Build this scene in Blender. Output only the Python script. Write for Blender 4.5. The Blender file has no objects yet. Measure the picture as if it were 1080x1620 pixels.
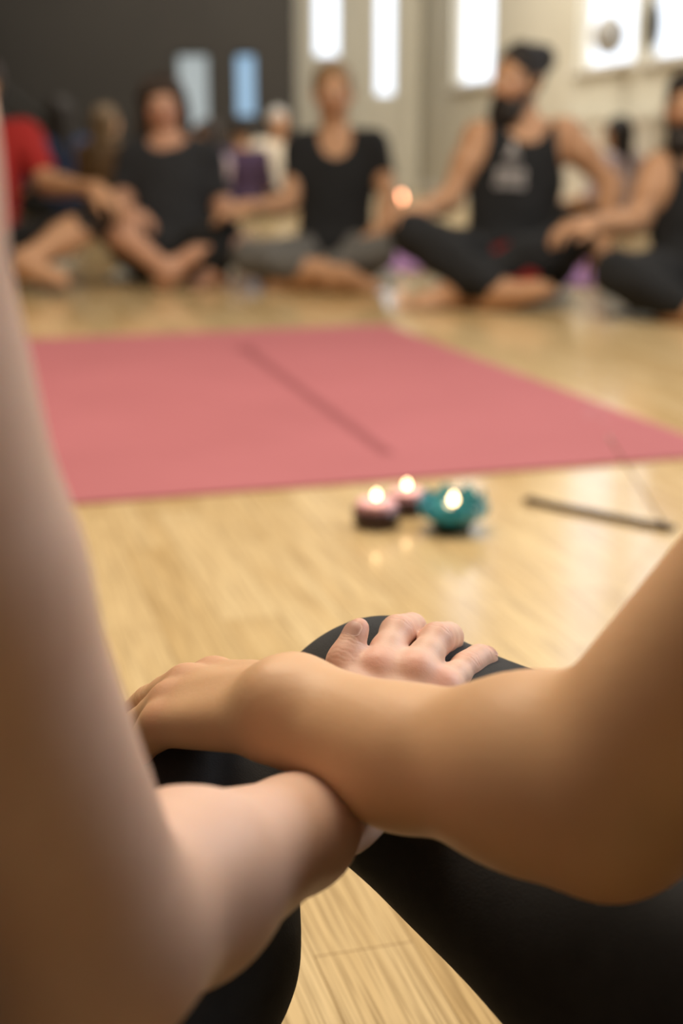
import bpy, bmesh, math, random
import numpy as np
from mathutils import Vector, Matrix

random.seed(7)
np.random.seed(7)
S = bpy.context.scene
COL = S.collection
V = lambda *a: np.array(a, dtype=float)

# ------------------------------------------------------------------ camera
CAM_H = 0.55
PITCH = math.radians(14.8)
FPX = 2250.0                      # focal length in pixels (50 mm on a 24 x 36 frame held upright)
cam_d = bpy.data.cameras.new('camera')
cam = bpy.data.objects.new('camera', cam_d)
COL.objects.link(cam)
cam.location = (0, 0, CAM_H)
cam.rotation_euler = (math.pi / 2 - PITCH, 0, 0)
cam_d.sensor_fit = 'VERTICAL'
cam_d.sensor_height = 36.0
cam_d.lens = 50.0
cam_d.clip_start = 0.02
cam_d.dof.use_dof = True
cam_d.dof.focus_distance = 0.765
cam_d.dof.aperture_fstop = 4.0
S.camera = cam

# ------------------------------------------------------------------ world, lights, exposure
S.view_settings.view_transform = 'Standard'
S.view_settings.look = 'None'
S.view_settings.exposure = 0.0
S.view_settings.gamma = 1.0
S.cycles.use_denoising = True
S.cycles.max_bounces = 8
S.cycles.sample_clamp_indirect = 6.0

W = bpy.data.worlds.new('hall_ambience')
S.world = W
W.use_nodes = True
W.node_tree.nodes['Background'].inputs[0].default_value = (1.0, 0.86, 0.70, 1)
W.node_tree.nodes['Background'].inputs[1].default_value = 0.16


def area_light(name, loc, target, sx, sy, power, color):
    d = bpy.data.lights.new(name, 'AREA')
    d.shape = 'RECTANGLE'
    d.size, d.size_y = sx, sy
    d.energy = power
    d.color = color
    o = bpy.data.objects.new(name, d)
    COL.objects.link(o)
    o.location = loc
    o.rotation_euler = (Vector(target) - Vector(loc)).to_track_quat('-Z', 'Y').to_euler()
    return o


# daylight of the tall windows further along the right wall, and the ceiling lamp over the circle
area_light('window_daylight', (3.3, 2.6, 2.3), (0.0, 1.0, 0.2), 3.2, 2.4, 150, (0.86, 0.93, 1.0))
area_light('overhead_light', (-0.3, 2.6, 3.5), (-0.3, 2.2, 0.0), 2.4, 2.4, 185, (1.0, 0.84, 0.64))
area_light('overhead_light', (-0.2, 9.2, 4.2), (0.9, 12.5, 0.7), 2.5, 3.0, 290, (1.0, 0.92, 0.78))  # added fill aimed at the far cream walls, not a known lamp


# ------------------------------------------------------------------ point from image direction + distance
_cp, _sp = math.cos(PITCH), math.sin(PITCH)
def at(u, v, d):
    """world point seen in direction (u, v) of the 1080 x 1620 frame at depth d along the lens axis"""
    xc = (u - 540.0) / FPX * d
    yc = -(v - 810.0) / FPX * d
    return V(xc, d * _cp + yc * _sp, CAM_H - d * _sp + yc * _cp)


def on_floor(u, v, z=0.0):
    a = at(u, v, 1.0) - V(0, 0, CAM_H)
    t = (z - CAM_H) / a[2]
    return V(0, 0, CAM_H) + a * t


# ------------------------------------------------------------------ materials
def mat(name, col, rough=0.6, spec=0.4, sheen=0.0, sss=0.0, metal=0.0, emit=None, estr=0.0):
    m = bpy.data.materials.new(name)
    m.use_nodes = True
    b = m.node_tree.nodes['Principled BSDF']
    b.inputs['Base Color'].default_value = (*col, 1)
    b.inputs['Roughness'].default_value = rough
    b.inputs['Specular IOR Level'].default_value = spec
    b.inputs['Metallic'].default_value = metal
    if sheen:
        b.inputs['Sheen Weight'].default_value = sheen
        b.inputs['Sheen Roughness'].default_value = 0.5
    if sss:
        b.inputs['Subsurface Weight'].default_value = sss
        b.inputs['Subsurface Radius'].default_value = (0.010, 0.004, 0.002)
        b.inputs['Subsurface Scale'].default_value = 1.0
    if emit:
        b.inputs['Emission Color'].default_value = (*emit, 1)
        b.inputs['Emission Strength'].default_value = estr
    return m


def nd(m, t, **kw):
    n = m.node_tree.nodes.new(t)
    for k, v in kw.items():
        setattr(n, k, v)
    return n


def lk(m, a, b):
    m.node_tree.links.new(a, b)


def noisy(m, c1, c2, scale=8.0, detail=4.0, bump=0.0, bscale=None, stretch=(1, 1, 1)):
    """procedural two-tone mottling and optional bump on a principled material"""
    b = m.node_tree.nodes['Principled BSDF']
    tc = nd(m, 'ShaderNodeTexCoord')
    mp = nd(m, 'ShaderNodeMapping')
    mp.inputs['Scale'].default_value = stretch
    lk(m, tc.outputs['Object'], mp.inputs['Vector'])
    n = nd(m, 'ShaderNodeTexNoise')
    n.inputs['Scale'].default_value = scale
    n.inputs['Detail'].default_value = detail
    lk(m, mp.outputs[0], n.inputs['Vector'])
    r = nd(m, 'ShaderNodeValToRGB')
    r.color_ramp.elements[0].position = 0.3
    r.color_ramp.elements[1].position = 0.7
    r.color_ramp.elements[0].color = (*c1, 1)
    r.color_ramp.elements[1].color = (*c2, 1)
    lk(m, n.outputs['Fac'], r.inputs[0])
    lk(m, r.outputs[0], b.inputs['Base Color'])
    if bump:
        n2 = nd(m, 'ShaderNodeTexNoise')
        n2.inputs['Scale'].default_value = bscale or scale * 6
        n2.inputs['Detail'].default_value = 3
        lk(m, mp.outputs[0], n2.inputs['Vector'])
        bp = nd(m, 'ShaderNodeBump')
        bp.inputs['Strength'].default_value = 1.0
        bp.inputs['Distance'].default_value = bump
        lk(m, n2.outputs['Fac'], bp.inputs['Height'])
        lk(m, bp.outputs[0], b.inputs['Normal'])
    return m


def skin(name, c1, c2, blush, rough=0.5, bump=0.00013, sss=0.25):
    m = mat(name, c1, rough, 0.35, sss=sss)
    noisy(m, c1, c2, scale=22, detail=5, bump=bump, bscale=420)
    b = m.node_tree.nodes['Principled BSDF']
    ramp = b.inputs['Base Color'].links[0].from_socket
    a = nd(m, 'ShaderNodeAttribute', attribute_name='blush')
    mx = nd(m, 'ShaderNodeMix', data_type='RGBA')
    lk(m, a.outputs['Fac'], mx.inputs[0])
    lk(m, ramp, mx.inputs[6])
    mx.inputs[7].default_value = (*blush, 1)
    lk(m, mx.outputs[2], b.inputs['Base Color'])
    return m


M = {}
M['skin_pink'] = skin('fair_skin', (0.64, 0.42, 0.32), (0.70, 0.475, 0.37), (0.68, 0.29, 0.22))
M['skin_tan'] = skin('tan_skin', (0.61, 0.375, 0.21), (0.67, 0.42, 0.245), (0.52, 0.23, 0.15))
M['skin_far'] = skin('warm_skin', (0.44, 0.235, 0.125), (0.48, 0.27, 0.15), (0.45, 0.17, 0.10), bump=0, sss=0)
M['skin_rosy'] = skin('rosy_skin', (0.46, 0.24, 0.15), (0.50, 0.28, 0.18), (0.5, 0.17, 0.12), bump=0, sss=0)
M['nail'] = mat('fingernail', (0.84, 0.58, 0.49), 0.42, 0.35, sss=0.2)
M['black_cloth'] = noisy(mat('black_cotton', (0.018, 0.018, 0.019), 0.95, 0.1, sheen=0.05),
                         (0.0165, 0.017, 0.018), (0.021, 0.0215, 0.0225), 60, 4, 0.0003, 900)
M['black_cloth_lightened'] = noisy(mat('black_cloth_lightened', (0.04, 0.04, 0.04), 0.95, 0.1, sheen=0.05),
                            (0.038, 0.0385, 0.040), (0.046, 0.0465, 0.048), 60, 4, 0.0003, 900)  # same black fabric, lightened to offset the weak light on the front pair
M['charcoal_cloth'] = noisy(mat('charcoal_cotton', (0.03, 0.031, 0.033), 0.95, 0.1, sheen=0.04),
                            (0.022, 0.023, 0.025), (0.032, 0.033, 0.036), 40, 3)
M['red_cloth'] = noisy(mat('red_cotton', (0.30, 0.025, 0.022), 0.9, 0.15), (0.30, 0.022, 0.02), (0.36, 0.03, 0.028), 20, 3)
M['navy_cloth'] = noisy(mat('navy_cotton', (0.02, 0.03, 0.06), 0.9, 0.1), (0.018, 0.028, 0.06), (0.025, 0.038, 0.08), 20, 3)
M['plum_cloth'] = noisy(mat('plum_cotton', (0.05, 0.03, 0.06), 0.9, 0.1), (0.045, 0.03, 0.055), (0.06, 0.035, 0.07), 20, 3)
M['cream_cloth'] = noisy(mat('cream_cotton', (0.55, 0.48, 0.38), 0.9, 0.1), (0.52, 0.45, 0.36), (0.6, 0.53, 0.43), 14, 3)
M['lilac_cloth'] = noisy(mat('lilac_cotton', (0.45, 0.36, 0.38), 0.9, 0.1), (0.44, 0.35, 0.37), (0.5, 0.4, 0.42), 14, 3)
M['tan_cloth'] = noisy(mat('brown_cotton', (0.12, 0.075, 0.04), 0.9, 0.1), (0.10, 0.06, 0.035), (0.14, 0.09, 0.05), 20, 3)
M['hair_black'] = noisy(mat('black_hair', (0.012, 0.01, 0.009), 0.6, 0.3), (0.010, 0.008, 0.007), (0.022, 0.016, 0.013), 60, 4, 0.002, 90, (1, 1, .2))
M['hair_brown'] = noisy(mat('brown_hair', (0.03, 0.018, 0.012), 0.6, 0.3), (0.022, 0.014, 0.010), (0.05, 0.03, 0.02), 60, 4, 0.002, 90, (1, 1, .2))
M['hair_blond'] = noisy(mat('fair_hair', (0.22, 0.13, 0.06), 0.6, 0.3), (0.17, 0.10, 0.045), (0.28, 0.17, 0.08), 60, 4, 0.002, 90, (1, 1, .2))
M['hair_sandy'] = noisy(mat('sandy_hair', (0.12, 0.075, 0.035), 0.6, 0.3), (0.09, 0.055, 0.028), (0.15, 0.095, 0.045), 60, 4, 0.002, 90, (1, 1, .2))
M['hair_grey'] = noisy(mat('grey_hair', (0.42, 0.40, 0.38), 0.6, 0.3), (0.38, 0.36, 0.34), (0.5, 0.48, 0.45), 60, 4, 0.002, 90, (1, 1, .2))
M['eye_white'] = mat('eye_white', (0.6, 0.57, 0.52), 0.2)
M['eye_iris'] = mat('eye_iris', (0.02, 0.012, 0.008), 0.1)
M['print_white'] = mat('white_print', (0.62, 0.58, 0.56), 0.8)


# ------------------------------------------------------------------ object helpers
def link(name, me, m=None, parent=None, smooth=True):
    o = bpy.data.objects.new(name, me)
    COL.objects.link(o)
    if m is not None:
        me.materials.append(m)
    if parent is not None:
        o.parent = parent
        o.matrix_parent_inverse = Matrix.Translation(-parent.location) if parent.type == 'EMPTY' else parent.matrix_world.inverted()
    if smooth:
        me.polygons.foreach_set('use_smooth', np.ones(len(me.polygons), dtype=bool))
    return o


def empty(name, loc):
    o = bpy.data.objects.new(name, None)
    COL.objects.link(o)
    o.location = loc
    o.empty_display_size = 0.05
    return o


def tag(o, label=None, cat=None, group=None, kind=None):
    if label: o['label'] = label
    if cat: o['category'] = cat
    if group: o['group'] = group
    if kind: o['kind'] = kind
    return o


def from_bm(name, bm, m, parent=None, smooth=True):
    me = bpy.data.meshes.new(name)
    bmesh.ops.recalc_face_normals(bm, faces=bm.faces)
    bm.to_mesh(me)
    bm.free()
    return link(name, me, m, parent, smooth)


def bm_box(bm, lo, hi, rot=None, pivot=(0, 0, 0)):
    x0, y0, z0 = lo
    x1, y1, z1 = hi
    vs = [bm.verts.new((x, y, z)) for z in (z0, z1) for (x, y) in ((x0, y0), (x1, y0), (x1, y1), (x0, y1))]
    for f in ((0, 3, 2, 1), (4, 5, 6, 7), (0, 1, 5, 4), (1, 2, 6, 5), (2, 3, 7, 6), (3, 0, 4, 7)):
        bm.faces.new([vs[i] for i in f])
    if rot is not None:
        bmesh.ops.rotate(bm, verts=vs, cent=pivot, matrix=rot)
    return vs


def bm_lathe(bm, prof, n=40, c=(0, 0, 0), close=False):
    rings = []
    for r, z in prof:
        if r < 1e-6:
            rings.append([bm.verts.new((c[0], c[1], c[2] + z))])
        else:
            rings.append([bm.verts.new((c[0] + r * math.cos(2 * math.pi * i / n), c[1] + r * math.sin(2 * math.pi * i / n), c[2] + z)) for i in range(n)])
    for a, b in zip(rings[:-1], rings[1:]):
        for i in range(n):
            j = (i + 1) % n
            if len(a) == 1 and len(b) == 1:
                continue
            if len(a) == 1:
                bm.faces.new((a[0], b[j], b[i]))
            elif len(b) == 1:
                bm.faces.new((a[i], a[j], b[0]))
            else:
                bm.faces.new((a[i], a[j], b[j], b[i]))


def bm_tube(bm, pts, rads, n=10):
    pts = [Vector(p) for p in pts]
    rings = []
    for i, p in enumerate(pts):
        d = (pts[min(i + 1, len(pts) - 1)] - pts[max(i - 1, 0)]).normalized()
        ref = Vector((0, 0, 1)) if abs(d.z) < 0.9 else Vector((1, 0, 0))
        a = d.cross(ref).normalized()
        b = d.cross(a)
        r = rads[i] if hasattr(rads, '__len__') else rads
        rings.append([bm.verts.new(p + (a * math.cos(2 * math.pi * k / n) + b * math.sin(2 * math.pi * k / n)) * r) for k in range(n)])
    for a, b in zip(rings[:-1], rings[1:]):
        for k in range(n):
            bm.faces.new((a[k], a[(k + 1) % n], b[(k + 1) % n], b[k]))
    bm.faces.new(rings[0][::-1])
    bm.faces.new(rings[-1])


# ------------------------------------------------------------------ organic solids: blended distance fields turned into meshes
class Cone:                       # tapered rounded limb segment
    def __init__(s, a, b, ra, rb):
        s.a, s.b, s.ra, s.rb = np.array(a, float), np.array(b, float), ra, rb
    def box(s, m):
        r = max(s.ra, s.rb) + m
        return np.minimum(s.a, s.b) - r, np.maximum(s.a, s.b) + r
    def d(s, x, y, z):
        ab = s.b - s.a
        L = float(ab @ ab) + 1e-12
        px, py, pz = x - s.a[0], y - s.a[1], z - s.a[2]
        t = np.clip((px * ab[0] + py * ab[1] + pz * ab[2]) / L, 0, 1)
        dx, dy, dz = px - t * ab[0], py - t * ab[1], pz - t * ab[2]
        return np.sqrt(dx * dx + dy * dy + dz * dz) - (s.ra + (s.rb - s.ra) * t)


class Ell:                        # ellipsoid, R columns = its axes
    def __init__(s, c, r, R=None):
        s.c, s.r = np.array(c, float), np.array(r, float)
        s.R = np.eye(3) if R is None else R
    def box(s, m):
        e = np.abs(s.R) @ s.r + m
        return s.c - e, s.c + e
    def d(s, x, y, z):
        px, py, pz = x - s.c[0], y - s.c[1], z - s.c[2]
        q = [(px * s.R[0, i] + py * s.R[1, i] + pz * s.R[2, i]) / s.r[i] for i in range(3)]
        k0 = np.sqrt(q[0] ** 2 + q[1] ** 2 + q[2] ** 2) + 1e-9
        k1 = np.sqrt((q[0] / s.r[0]) ** 2 + (q[1] / s.r[1]) ** 2 + (q[2] / s.r[2]) ** 2) + 1e-9
        return k0 * (k0 - 1) / k1


def smin(a, b, k):
    if k <= 0:
        return np.minimum(a, b)
    h = np.maximum(k - np.abs(a - b), 0) / k
    return np.minimum(a, b) - h * h * k * 0.25


class U:                          # blended union of solids
    def __init__(s, ch, k):
        s.ch, s.k = ch, k
    def box(s, m):
        bs = [c.box(m) for c in s.ch]
        return np.min([b[0] for b in bs], 0), np.max([b[1] for b in bs], 0)
    def d(s, x, y, z):
        r = None
        for c in s.ch:
            v = c.d(x, y, z)
            r = v if r is None else smin(r, v, s.k)
        return r
    def grid(s, g, out_slice=None):
        lo, hi = s.box(g.m)
        sl = g.sl(lo, hi) if out_slice is None else out_slice
        arr = np.full([q.stop - q.start for q in sl], 1.0, dtype=np.float32)
        for c in s.ch:
            if isinstance(c, U):
                s2, v = c.grid(g)
            else:
                clo, chi = c.box(g.m)
                s2 = g.sl(clo, chi)
                v = c.d(*g.co(s2)).astype(np.float32)
            loc, src = [], []
            for q, p in zip(s2, sl):
                a0, a1 = max(q.start, p.start), min(q.stop, p.stop)
                loc.append(slice(a0 - p.start, a1 - p.start))
                src.append(slice(a0 - q.start, a1 - q.start))
            loc, src = tuple(loc), tuple(src)
            arr[loc] = smin(arr[loc], v[src], s.k)
        return sl, arr


class Grid:                       # axis-aligned lattice; 'fine' = (lo, hi, step) box gets a closer spacing
    def __init__(s, lo, hi, h, m, fine=None):
        s.m, s.ax = m, []
        for i in range(3):
            if fine is None:
                a = lo[i] + h * np.arange(int(math.ceil((hi[i] - lo[i]) / h)) + 1)
            else:
                f0, f1, fh = fine[0][i], fine[1][i], fine[2]
                x, pts = lo[i], []
                while x < hi[i] + h:
                    pts.append(x)
                    dist = max(f0 - x, x - f1, 0)
                    st = min(h, fh + .25 * dist)
                    if x < f0: st = min(st, max(fh, (f0 - x) * .3))
                    x += st
                a = np.array(pts)
            s.ax.append(a)
        s.n = np.array([len(a) for a in s.ax])
    def sl(s, lo, hi):
        out = []
        for i in range(3):
            a = int(np.clip(np.searchsorted(s.ax[i], lo[i]) - 1, 0, s.n[i] - 1))
            b = int(np.clip(np.searchsorted(s.ax[i], hi[i]) + 1, a + 1, s.n[i]))
            out.append(slice(a, b))
        return tuple(out)
    def co(s, sl):
        return (s.ax[0][sl[0]][:, None, None], s.ax[1][sl[1]][None, :, None], s.ax[2][sl[2]][None, None, :])


def nets(node, h, margin=0.03, cuts=(), subs=(), subk=0.0, fine=None):
    """mesh (verts, quads) of a blended solid; cuts: (point, normal) keep the side against the normal; subs: solids carved away"""
    lo, hi = node.box(3 * h)
    g = Grid(lo, hi, h, margin, fine)
    full = tuple(slice(0, int(n)) for n in g.n)
    _, f = node.grid(g, full)
    X = g.co(full)
    for p, n in cuts:
        n = np.array(n, float) / np.linalg.norm(n)
        f = np.maximum(f, (X[0] - p[0]) * n[0] + (X[1] - p[1]) * n[1] + (X[2] - p[2]) * n[2]).astype(np.float32)
    for sd in subs:
        f = -smin(-f, sd.d(*X).astype(np.float32), subk)
    f[0] = f[-1] = 1; f[:, 0] = f[:, -1] = 1; f[:, :, 0] = f[:, :, -1] = 1
    ins = f < 0
    c = ins[:-1, :-1, :-1].astype(np.int8)
    tot = np.zeros_like(c)
    offs = [(i, j, k) for i in (0, 1) for j in (0, 1) for k in (0, 1)]
    nx, ny, nz = f.shape
    for i, j, k in offs:
        tot += ins[i:nx - 1 + i, j:ny - 1 + j, k:nz - 1 + k]
    act = np.argwhere((tot > 0) & (tot < 8))
    idx = np.full(tot.shape, -1, dtype=np.int32)
    idx[act[:, 0], act[:, 1], act[:, 2]] = np.arange(len(act))
    cv = {o: f[act[:, 0] + o[0], act[:, 1] + o[1], act[:, 2] + o[2]] for o in offs}
    acc = np.zeros((len(act), 3)); cnt = np.zeros(len(act))
    for o in offs:
        for ax in range(3):
            if o[ax] == 0:
                p = list(o); p[ax] = 1; p = tuple(p)
                a, b = cv[o], cv[p]
                m = (a < 0) != (b < 0)
                t = np.where(m, a / np.where(m, a - b, 1), 0)
                pos = np.tile(np.array(o, float), (len(act), 1))
                pos[:, ax] += t
                acc += pos * m[:, None]; cnt += m
    fr = acc / np.maximum(cnt, 1)[:, None]
    verts = np.stack([g.ax[i][act[:, i]] * (1 - fr[:, i]) + g.ax[i][act[:, i] + 1] * fr[:, i] for i in range(3)], 1)
    quads = []
    for ax in range(3):
        a = [slice(None)] * 3; b = [slice(None)] * 3
        a[ax] = slice(0, -1); b[ax] = slice(1, None)
        e = np.argwhere(ins[tuple(a)] != ins[tuple(b)])
        u, w = (ax + 1) % 3, (ax + 2) % 3
        e = e[(e[:, u] > 0) & (e[:, w] > 0)]
        s = ins[tuple(a)][e[:, 0], e[:, 1], e[:, 2]]
        def cell(du, dw):
            q = e.copy(); q[:, u] -= du; q[:, w] -= dw
            return idx[q[:, 0], q[:, 1], q[:, 2]]
        q = np.stack([cell(1, 1), cell(0, 1), cell(0, 0), cell(1, 0)], 1)
        q[~s] = q[~s][:, ::-1]
        quads.append(q)
    quads = np.concatenate(quads)
    quads = quads[(quads >= 0).all(1)]
    return verts, quads


def relax(v, q, it=2, lam=0.5):
    for _ in range(it):
        acc = np.zeros_like(v); cnt = np.zeros(len(v))
        for i in range(4):
            for j in (1, 3):
                np.add.at(acc, q[:, i], v[q[:, (i + j) % 4]])
                np.add.at(cnt, q[:, i], 1)
        v = v + lam * (acc / np.maximum(cnt, 1)[:, None] - v)
    return v


def mesh_of(name, v, q):
    me = bpy.data.meshes.new(name)
    me.from_pydata(v.tolist(), [], q.tolist())
    me.update()
    return me


def solid(name, node, h, m, parent, cuts=(), subs=(), subk=0.0, it=2, rough=0.0, seed=0, blush=None, freq=60, margin=0.03):
    v, q = nets(node, h, margin, cuts, subs, subk)
    v = relax(v, q, it)
    if rough:                                   # tousled surface for hair and folds for cloth
        ph = np.random.RandomState(seed).rand(6) * 6
        dsp = np.stack([np.sin(v[:, 1] * freq + ph[0] + np.sin(v[:, 2] * freq * .7 + ph[1])),
                        np.sin(v[:, 2] * freq + ph[2] + np.sin(v[:, 0] * freq * .7 + ph[3])),
                        np.sin(v[:, 0] * freq + ph[4] + np.sin(v[:, 1] * freq * .7 + ph[5]))], 1)
        v = v + dsp * rough
    me = mesh_of(name, v, q)
    add_blush(me, v, blush)
    return link(name, me, m, parent)


def add_blush(me, v, pts):
    if pts is None:
        return
    w = np.zeros(len(v))
    for p, r, s in pts:
        w = np.maximum(w, s * np.exp(-((v - p) ** 2).sum(1) / (r * r)))
    a = me.attributes.new('blush', 'FLOAT', 'POINT')
    a.data.foreach_set('value', w.astype(np.float32))


def unit(a):
    return a / (np.linalg.norm(a) + 1e-12)


def rotz(a):
    c, s = math.cos(a), math.sin(a)
    return np.array([[c, -s, 0], [s, c, 0], [0, 0, 1.0]])


def rotx(a):
    c, s = math.cos(a), math.sin(a)
    return np.array([[1.0, 0, 0], [0, c, -s], [0, s, c]])


def roty(a):
    c, s = math.cos(a), math.sin(a)
    return np.array([[c, 0, s], [0, 1.0, 0], [-s, 0, c]])


# ------------------------------------------------------------------ anatomy
def head_parts(c, R, s):
    P = lambda x, y, z: c + R @ (V(x, y, z) * s)
    E = lambda p, r: Ell(P(*p), np.array(r) * s, R)
    K = lambda a, b, ra, rb: Cone(P(*a), P(*b), ra * s, rb * s)
    add = U([E((0, -.018, .035), (.073, .094, .086)), E((0, .028, -.02), (.060, .066, .088)), K((-.03, .035, -.075), (.03, .035, -.075), .028, .028),
             K((0, .062, -.095), (0, .060, -.092), .022, .022), K((0, .088, .015), (0, .108, -.026), .008, .0115),
             K((-.012, .098, -.03), (.012, .098, -.03), .008, .008), K((-.038, .074, .026), (.038, .074, .026), .013, .013),
             E((-.043, .062, -.022), (.02, .02, .02)), E((.043, .062, -.022), (.02, .02, .02)),
             E((0, .084, -.055), (.023, .012, .006)), E((0, .082, -.067), (.019, .012, .007)),
             K((-.074, -.012, .012), (-.070, -.004, -.026), .015, .009), K((.074, -.012, .012), (.070, -.004, -.026), .015, .009)], .014 * s)
    socket = [E((-.031, .100, .006), (.016, .014, .010)), E((.031, .100, .006), (.016, .014, .010))]
    return add, socket, P


def hand_parts(wr, d, n, side, curl, size=1.0, spread=0.10, thumb_out=0.6):
    """right hand: side=+1. returns palm solids, list of finger solids"""
    d = unit(d); n = unit(n - d * (n @ d)); t = np.cross(n, d) * side
    sc = size
    mcp = [(.084, .026), (.088, .007), (.082, -.013), (.074, -.031)]
    ph = [(.042, .026, .020), (.046, .029, .021), (.042, .027, .021), (.033, .020, .018)]
    rad = [.0095, .0095, .009, .008]
    palm, fing = [], []
    for i in range(4):
        a = wr + (t * (.012 - .008 * i)) * sc
        m = wr + (d * mcp[i][0] + t * mcp[i][1]) * sc
        palm.append(Cone(a, m, .014 * sc, (rad[i] + .002) * sc))
        f = unit(d + t * spread * (1.2 - i * .9))
        p = m; ang = 0; segs = []
        r = rad[i] * sc
        for j in range(3):
            ang += curl[j]
            q = p + (f * math.cos(ang) - n * math.sin(ang)) * ph[i][j] * sc
            segs.append(Cone(p, q, r, r * .88)); r *= .88
            p = q
        fing.append(U(segs, .004))
    a = wr + (d * .018 + t * .018 - n * .004) * sc
    b = a + unit(d * .7 + t * thumb_out - n * .25) * .045 * sc
    c = b + unit(d * .9 + t * thumb_out * .6 - n * .3) * .034 * sc
    e = c + unit(d + t * thumb_out * .2 - n * .4) * .026 * sc
    palm.append(Cone(a, b, .015 * sc, .012 * sc))
    fing.append(U([Cone(b, c, .0115 * sc, .0100 * sc), Cone(c, e, .0100 * sc, .0078 * sc)], .004))
    return palm, fing


def foot_parts(an, toe, up, s=1.0):
    f = unit(toe - an); up = unit(up - f * (up @ f)); w = np.cross(f, up)
    heel = an - f * .045 * s - up * .035 * s
    ball = an + f * .12 * s - up * .035 * s
    out = [Cone(an, heel, .034 * s, .030 * s), Cone(an, ball, .036 * s, .024 * s), Cone(heel, ball + w * .018 * s, .026 * s, .020 * s), Cone(heel, ball - w * .02 * s, .024 * s, .018 * s)]
    toes = []
    for i in range(5):
        b = ball + w * (.026 - .0155 * i) * s + f * .008 * s
        e = b + f * (.048 - .006 * i) * s - up * .006 * s
        r = (.0125 if i == 0 else .0095 - .0006 * i) * s
        toes.append(Cone(b, e, r, r * .9))
    return out, toes


def torso_frame(J):
    x = unit(J['sh_r'] - J['sh_l']); z = unit(J['neck'] - J['pelvis']); y = unit(np.cross(z, x)); x = np.cross(y, z)
    return np.stack([x, y, z], 1)


def pose(o, yaw, s=1.0, **over):
    """seated cross-legged skeleton; local +y is forward, +x the person's right... all joints in world space"""
    L = dict(pelvis=(0, 0, .125), belly=(0, .01, .235), chest=(0, .0, .37), neck=(0, -.012, .53), head=(0, .025, .685))
    for n, sg in (('r', 1), ('l', -1)):
        L['sh_' + n] = (.165 * sg, -.005, .488)
        L['el_' + n] = (.245 * sg, .04, .245)
        L['wr_' + n] = (.27 * sg, .235, .215)
        L['hd_' + n] = (.28 * sg, .33, .17)
        L['hip_' + n] = (.088 * sg, .0, .105)
        L['kn_' + n] = (.30 * sg, .27, .16)
        L['an_' + n] = (-.06 * sg, .33 + .05 * sg, .062)
        L['toe_' + n] = (-.22 * sg, .31 + .05 * sg, .04)
    R = rotz(yaw)
    J = {k: np.array(o) + R @ (np.array(v) * s) for k, v in L.items()}
    J.update({k: np.array(v, float) for k, v in over.items()})
    return J


def limbs(J, s, parts, inflate=0.0, fat=1.0):
    """dictionary of solids per body region"""
    i = inflate
    F = torso_frame(J)
    out = {}
    if 'torso' in parts:
        mid = (J['sh_r'] + J['sh_l']) / 2
        out['torso'] = [Ell(J['chest'], V(.148 * fat, .10 * fat, .185) * s + i, F), Ell(J['belly'], V(.135 * fat, .100 * fat, .14) * s + i, F),
                        Ell(J['pelvis'], V(.165 * fat, .125 * fat, .115) * s + i, F),
                        Cone(J['neck'] - F[:, 2] * .03 * s, J['sh_r'], .052 * s + i, .05 * s + i), Cone(J['neck'] - F[:, 2] * .03 * s, J['sh_l'], .052 * s + i, .05 * s + i),
                        Cone(J['chest'] + F[:, 2] * .05 * s + F[:, 0] * .06 * s, J['sh_r'] - F[:, 2] * .02 * s, .075 * s + i, .05 * s + i),
                        Cone(J['chest'] + F[:, 2] * .05 * s - F[:, 0] * .06 * s, J['sh_l'] - F[:, 2] * .02 * s, .075 * s + i, .05 * s + i)]
    for n in 'rl':
        if 'arm' in parts:
            a, b, c = J['sh_' + n], J['el_' + n], J['wr_' + n]
            m = a + (b - a) * .4; g = b + (c - b) * .28
            out['arm_' + n] = [Cone(a, m, .05 * s + i, .046 * s + i), Cone(m, b, .046 * s + i, .036 * s + i), Cone(b, g, .037 * s + i, .039 * s + i), Cone(g, c, .039 * s + i, .025 * s + i)]
        if 'leg' in parts:
            h, k, an = J['hip_' + n], J['kn_' + n], J['an_' + n]
            m = h + (k - h) * .35; g = k + (an - k) * .3
            out['leg_' + n] = [Cone(h, m, .088 * fat * s + i, .08 * fat * s + i), Cone(m, k, .08 * fat * s + i, .055 * s + i), Cone(k, g, .054 * s + i, .055 * s + i), Cone(g, an, .055 * s + i, .034 * s + i)]
    return out


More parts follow.
